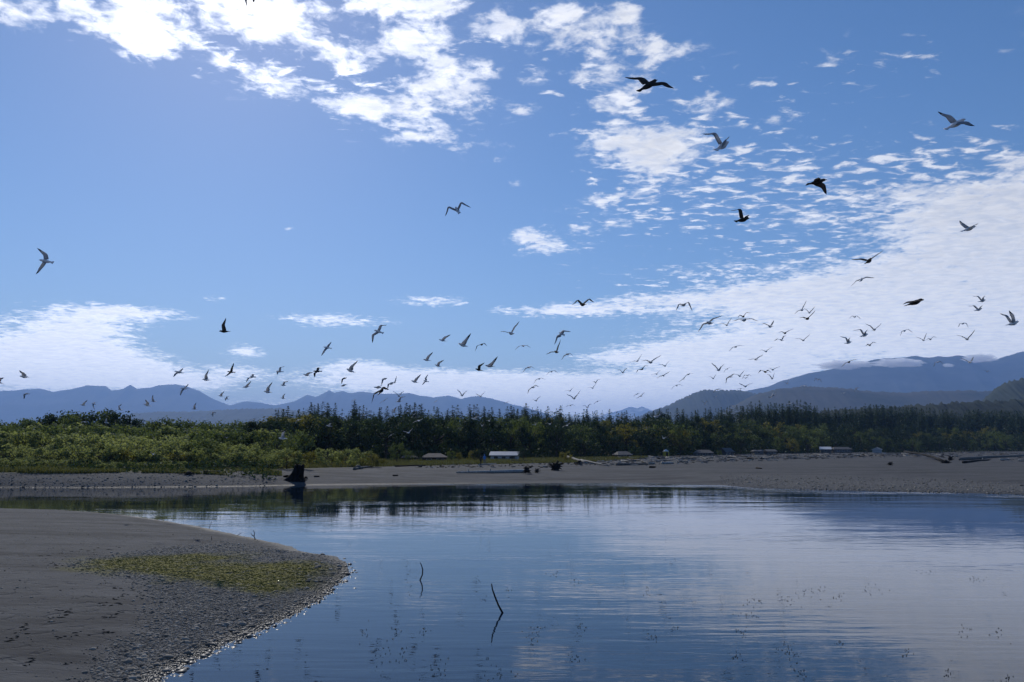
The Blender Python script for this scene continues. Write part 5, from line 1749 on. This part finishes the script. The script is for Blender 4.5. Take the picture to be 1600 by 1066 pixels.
# seen from ahead or behind: view, tip, wrist, body, wrist, tip, young
FRONT = [
    ('P', (199, 545), (206, 530), (212, 522), (218, 513), (229, 515), 0),
    ('P', (499, 493), (512, 477), (530, 478), (552, 478), (568, 502), 0),
    ('P', (640, 568), (645, 562), (652, 572), (658, 566), (664, 572), 0),
    ('P', (646, 687), (652, 681), (658, 685), (664, 682), (671, 688), 0),
    ('P', (937, 671), (946, 668), (957, 680), (966, 668), (977, 690), 0),
    ('P', (116, 689), (127, 680), (138, 684), (150, 679), (160, 683), 0),
    ('P', (307, 714), (316, 713), (325, 720), (333, 715), (343, 727), 0),
    ('P', (1169, 465), (1177, 461), (1186, 470), (1192, 462), (1198, 448), 0),
    ('P', (1184, 512), (1191, 506), (1200, 513), (1208, 506), (1218, 513), 0),
    ('P', (1398, 578), (1407, 570), (1416, 578), (1424, 570), (1436, 580), 0),
    ('P', (1415, 655), (1423, 648), (1430, 653), (1437, 647), (1446, 655), 0),
    ('P', (1568, 470), (1578, 459), (1590, 466), (1600, 455), (1612, 452), 0),
    ('P', (40, 548), (46, 543), (53, 548), (59, 543), (66, 550), 0),
    ('B', (1369, 435), (1383, 402), (1412, 394), (1428, 386), (1443, 403), 1),
    ('B', (854, 682), (873, 698), (893, 715), (908, 697), (927, 684), 0),
    ('B', (772, 764), (785, 753), (801, 745), (810, 738), (825, 725), 0),
    ('B', (596, 757), (602, 746), (613, 741), (620, 738), (630, 742), 0),
    ('B', (657, 830), (664, 826), (673, 834), (681, 827), (690, 832), 0),
    ('B', (970, 832), (978, 828), (987, 832), (992, 828), (1000, 820), 0),
    ('B', (970, 888), (993, 876), (1015, 870), (1032, 864), (1050, 850), 0),
    ('B', (1109, 761), (1117, 753), (1124, 749), (1132, 742), (1142, 732), 0),
    ('B', (1256, 674), (1275, 690), (1290, 712), (1304, 696), (1321, 680), 0),
    ('B', (1372, 700), (1390, 710), (1405, 718), (1418, 702), (1434, 687), 0),
    ('B', (1549, 768), (1556, 757), (1570, 754), (1580, 749), (1591, 752), 0),
    ('Q', (243, 497), (250, 474), (264, 466), (280, 463), (296, 456), 0),
    ('Q', (824, 585), (832, 568), (845, 560), (857, 552), (869, 554), 0),
    ('Q', (911, 532), (930, 538), (955, 545), (970, 528), (986, 509), 0),
    ('Q', (1434, 467), (1446, 468), (1456, 471), (1464, 462), (1473, 443), 0),
    ('Q', (1398, 492), (1404, 488), (1412, 502), (1420, 494), (1428, 497), 0),
    ('F', (781, 518), (788, 518.5), (798, 521), (804, 511), (811.5, 502), 0),
    ('C', (374, 149), (408, 118), (438, 143), (480, 110), (513, 130), 1),
    ('C', (211, 456), (243, 441), (275, 440), (286, 410), (304, 363), 1),
    ('C', (17, 427), (43, 405), (70, 402), (92, 400), (120, 414), 0),
    ('C', (307, 492), (325, 464), (345, 455), (362, 449), (384, 464), 0),
    ('C', (62, 571), (85, 543), (105, 537), (120, 532), (142, 545), 0),
    ('C', (211, 589), (230, 568), (248, 563), (266, 557), (287, 572), 0),
    ('C', (134, 639), (150, 615), (170, 608), (186, 604), (212, 614), 0),
    ('C', (96, 704), (105, 676), (130, 660), (147, 649), (169, 659), 0),
    ('C', (121, 741), (136, 740), (150, 744), (164, 728), (179, 715), 0),
    ('C', (328, 682), (347, 681), (364, 683), (374, 672), (386, 658), 0),
    ('C', (339, 702), (364, 714), (390, 730), (407, 711), (428, 680), 0),
    ('C', (504, 628), (515, 625), (522, 632), (534, 615), (553, 611), 0),
    ('C', (474, 662), (490, 663), (505, 666), (514, 652), (526, 637), 0),
    ('C', (511, 767), (521, 756), (533, 750), (542, 745), (557, 744), 0),
    ('C', (439, 777), (454, 774), (470, 787), (481, 769), (496, 764), 0),
    ('C', (334, 785), (350, 774), (364, 775), (375, 768), (396, 777), 0),
    ('C', (733, 506), (760, 498), (785, 497), (797, 478), (811, 453), 0),
    ('C', (808, 496), (840, 492), (868, 504), (900, 480), (934, 459), 0),
    ('C', (774, 572), (788, 552), (815, 548), (829, 527), (854, 526), 1),
    ('C', (656, 551), (675, 553), (691, 569), (705, 550), (721, 541), 0),
    ('C', (918, 517), (940, 520), (958, 528), (970, 510), (986, 494), 0),
    ('C', (867, 584), (885, 578), (905, 578), (915, 565), (929, 552), 0),
    ('C', (902, 604), (925, 592), (945, 588), (965, 575), (986, 561), 0),
    ('C', (759, 720), (769, 708), (780, 704), (790, 698), (801, 704), 0),
    ('C', (777, 731), (790, 722), (805, 716), (815, 703), (829, 691), 0),
    ('C', (1074, 606), (1088, 586), (1101, 580), (1112, 574), (1134, 577), 0),
    ('C', (1040, 631), (1056, 617), (1071, 608), (1075, 600), (1085, 592), 0),
    ('C', (993, 677), (1010, 656), (1030, 650), (1046, 645), (1071, 651), 0),
    ('C', (1024, 182), (1044, 142), (1075, 146), (1104, 130), (1127, 184), 0),
    ('C', (1162, 314), (1194, 266), (1230, 258), (1252, 235), (1314, 212), 0),
    ('C', (1283, 262), (1315, 262), (1340, 272), (1354, 252), (1373, 226), 0),
    ('C', (1409, 226), (1424, 210), (1446, 219), (1465, 195), (1497, 196), 1),
    ('C', (1376, 249), (1418, 236), (1452, 240), (1500, 234), (1537, 246), 0),
    ('C', (1353, 438), (1378, 413), (1398, 408), (1424, 401), (1452, 401), 0),
    ('C', (1245, 507), (1270, 528), (1293, 553), (1309, 533), (1327, 514), 0),
    ('C', (1321, 572), (1332, 553), (1345, 546), (1357, 538), (1377, 535), 0),
    ('C', (1226, 592), (1242, 595), (1258, 606), (1266, 594), (1276, 577), 0),
    ('C', (1335, 639), (1340, 604), (1362, 594), (1383, 578), (1422, 584), 0),
    ('C', (1399, 580), (1411, 584), (1421, 591), (1434, 576), (1452, 553), 0),
    ('C', (1438, 601), (1454, 584), (1469, 588), (1482, 582), (1497, 591), 0),
    ('C', (1434, 610), (1445, 600), (1458, 604), (1468, 597), (1480, 609), 0),
    ('C', (1416, 634), (1438, 645), (1460, 656), (1482, 643), (1508, 632), 0),
    ('C', (1399, 683), (1414, 670), (1428, 670), (1440, 667), (1456, 673), 0),
    ('C', (1256, 698), (1267, 678), (1285, 675), (1300, 671), (1322, 688), 0),
    ('C', (1084, 730), (1093, 721), (1104, 722), (1113, 717), (1127, 720), 0),
    ('C', (1264, 731), (1270, 722), (1276, 720), (1282, 712), (1291, 704), 0),
    ('C', (1178, 744), (1192, 752), (1204, 764), (1213, 752), (1223, 746), 0),
    ('C', (1366, 778), (1373, 772), (1381, 778), (1388, 771), (1396, 778), 0),
    ('C', (506, 847), (520, 838), (536, 841), (552, 832), (570, 829), 0),
    ('C', (630, 850), (650, 848), (671, 855), (682, 840), (691, 820), 0),
    ('C', (1013, 825), (1022, 823), (1030, 832), (1038, 824), (1047, 818), 0),
    ('C', (124, 902), (134, 893), (145, 896), (152, 888), (159, 876), 0),
    ('C', (203, 891), (220, 884), (238, 891), (246, 884), (254, 880), 0),
    ('C', (310, 914), (325, 904), (342, 900), (355, 890), (370, 881), 0),
    ('S', (924, 563), (938, 565), (950, 580), (962, 572), (976, 571), 0),
    ('C', (1558, 266), (1576, 263), (1610, 280), (1624, 263), (1637, 242), 0),
    ('D', (160, 206), (186, 184), (210, 178), (224, 151), (239, 118), 0),
    ('D', (220, 167), (238, 176), (256, 194), (276, 176), (294, 155), 0),
    ('D', (193, 228), (220, 224), (248, 232), (276, 205), (295, 178), 1),
    ('D', (63, 317), (85, 314), (107, 322), (132, 307), (162, 293), 1),
    ('D', (36, 372), (55, 359), (82, 365), (95, 342), (114, 338), 0),
    ('D', (168, 356), (195, 357), (221, 367), (241, 350), (262, 328), 0),
    ('C', (1544, 431), (1562, 428), (1588, 437), (1606, 422), (1628, 409), 0),
    ('C', (1474, 488), (1500, 485), (1521, 487), (1545, 470), (1571, 456), 0),
    ('C', (1537, 574), (1553, 554), (1580, 565), (1600, 553), (1622, 572), 1),
    ('D', (0, 547), (14, 545), (28, 551), (50, 540), (77, 528), 0),
    ('D', (-6, 577), (10, 586), (26, 606), (33, 592), (40, 570), 0),
    ('D', (93, 629), (107, 630), (121, 638), (126, 624), (129, 606), 0),
    ('D', (195, 664), (208, 651), (225, 652), (240, 651), (257, 670), 0),
    ('D', (286, 625), (297, 605), (312, 613), (322, 607), (335, 630), 0),
    ('D', (539, 692), (545, 670), (553, 668), (562, 662), (578, 667), 0),
    ('D', (454, 702), (463, 696), (473, 697), (481, 692), (494, 693), 0),
    ('D', (458, 534), (480, 513), (506, 503), (533, 491), (560, 484), 1),
    ('D', (505, 232), (523, 216), (543, 221), (556, 215), (580, 235), 0),
    ('D', (608, 263), (640, 278), (665, 301), (690, 281), (708, 261), 0),
    ('D', (610, 402), (624, 391), (636, 397), (658, 379), (679, 384), 0),
    ('D', (824, 342), (838, 309), (853, 308), (876, 299), (905, 320), 0),
    ('D', (920, 344), (945, 354), (970, 366), (980, 346), (991, 320), 0),
    ('D', (985, 366), (1003, 355), (1015, 361), (1034, 345), (1057, 350), 0),
    ('D', (1175, 334), (1210, 343), (1245, 359), (1269, 335), (1294, 299), 0),
    ('D', (1187, 287), (1199, 264), (1218, 263), (1238, 261), (1253, 290), 0),
    ('D', (1033, 535), (1044, 506), (1063, 503), (1080, 501), (1096, 517), 0),
    ('D', (1199, 474), (1228, 489), (1258, 504), (1272, 490), (1284, 469), 0),
    ('D', (1343, 554), (1355, 555), (1370, 562), (1381, 557), (1394, 568), 0),
    ('D', (113, 772), (124, 764), (135, 763), (145, 758), (157, 756), 0),
]
REC = []
for v, hd, tl, w1, t1, w2, t2, yg in SIDE:
    ox, oy, k = VIEW[v]
    q = lambda a: (ox + a[0] / k, oy + a[1] / k)
    o, s, c = gull(q(hd), q(tl), [(q(w1), q(t1)), (q(w2), q(t2)) if w2 else None], bool(yg))
    hb = 'to the river mouth' if hd[0] > tl[0] else 'upriver'
    upw = (t1[1] - (hd[1] + tl[1]) / 2) / k
    if w2:
        up2 = (t2[1] - (hd[1] + tl[1]) / 2) / k
        pose = 'with both wings raised' if upw < -2 and up2 < -2 else ('banking steeply' if upw * up2 < 0 else 'with lowered wings')
    else:
        pose = 'with wings lifted high' if upw < -2 else 'with lowered wings'
    REC.append((o, c, s, ('brown gull ' if yg else 'pale gull ') + pose))
for v, a, w1, c0, w2, z, yg in FRONT:
    ox, oy, k = VIEW[v]
    q = lambda p: (ox + p[0] / k, oy + p[1] / k)
    A_, W1, B_, W2, Z_ = q(a), q(w1), q(c0), q(w2), q(z)
    s0 = max(6.0, math.hypot(W1[0] - B_[0], W1[1] - B_[1]) / .35, math.hypot(W2[0] - B_[0], W2[1] - B_[1]) / .35, math.hypot(A_[0] - W1[0], A_[1] - W1[1]) / HAND, math.hypot(Z_[0] - W2[0], Z_[1] - W2[1]) / HAND)
    sgn = 1 if brng.random() < .5 else -1
    hx = sgn * s0 * brng.uniform(.10, .17)
    hy = s0 * brng.uniform(-.03, .03)
    head = (B_[0] + hx * .6, B_[1] - hy - s0 * .01)
    tail = (B_[0] - hx, B_[1] + hy + s0 * .02)
    o, s, c = gull(head, tail, [(W1, A_), (W2, Z_)], bool(yg), brng.random() < .45, False)
    dip = (A_[1] + Z_[1]) / 2 - B_[1]
    arch = (W1[1] + W2[1]) / 2 - (A_[1] + Z_[1]) / 2
    if dip < -1.6: pose = 'with wings in a V'
    elif dip > 1.6: pose = 'with drooping wings'
    elif abs(A_[1] - Z_[1]) > 4: pose = 'gliding aslant'
    else: pose = 'gliding level'
    REC.append((o, c, s, ('brown gull ' if yg else 'pale gull ') + pose))

def backdrop(px, py):
    if py < 60: return 'under the glaring cloud at the sun'
    if py < 300: return 'high among the broken clouds'
    if py < 420 and px > 900: return 'high over the cloud bank'
    if py < 420: return 'alone in the empty blue sky'
    if px < 440:
        if py > 655: return 'against the thicket'
        if py > 618: return 'before the low blue ridge'
        return 'against the sky over the thicket'
    if px < 640:
        if py > 640: return 'against the conifers behind the stump'
        return 'over the conifers behind the stump'
    if px < 830:
        if py > 636: return 'against the conifers by the cottage'
        return 'over the conifers by the cottage'
    if px < 960:
        if py > 640: return 'against the wood by the root wads'
        return 'over the wood by root wads'
    if px < 1080:
        if py > 640: return 'against the wood by the tent'
        return 'over the wood by the tent'
    if px < 1230:
        if py > 612: return 'before the dark blue hill'
        if py > 555: return 'above the dark blue hill'
        return 'over the near cloud bank'
    if py > 556: return 'before the broad blue mountain'
    if px < 1400: return 'over the middle cloud bank'
    return 'over the far cloud bank'
ORD = ['first', 'second', 'third', 'fourth', 'fifth', 'sixth', 'seventh', 'eighth', 'ninth', 'tenth', 'eleventh', 'twelfth', 'thirteenth', 'fourteenth', 'fifteenth', 'sixteenth', 'seventeenth', 'eighteenth', 'nineteenth', 'twentieth']
def by_order(rows):
    """Things of one look get their place in the row, counted along the shore, so that each label is its own."""
    bins = {}
    for lab, x, o in rows:
        bins.setdefault(lab, []).append((x, o))
    for lab, L in bins.items():
        L.sort(key=lambda t: t[0])
        for i, (x, o) in enumerate(L):
            o['label'] = lab if len(L) == 1 else f'{lab}, {ORD[i] if i < 20 else str(i + 1) + "th"} from left'
rows = []
for o, c, s, w in REC:
    tag(o, 'gull', 'gull', 'gulls wheeling over the river mouth')
    rows.append((f'{w} {backdrop(*c)}', c[0], o))
by_order(rows)
by_order(ROLL)
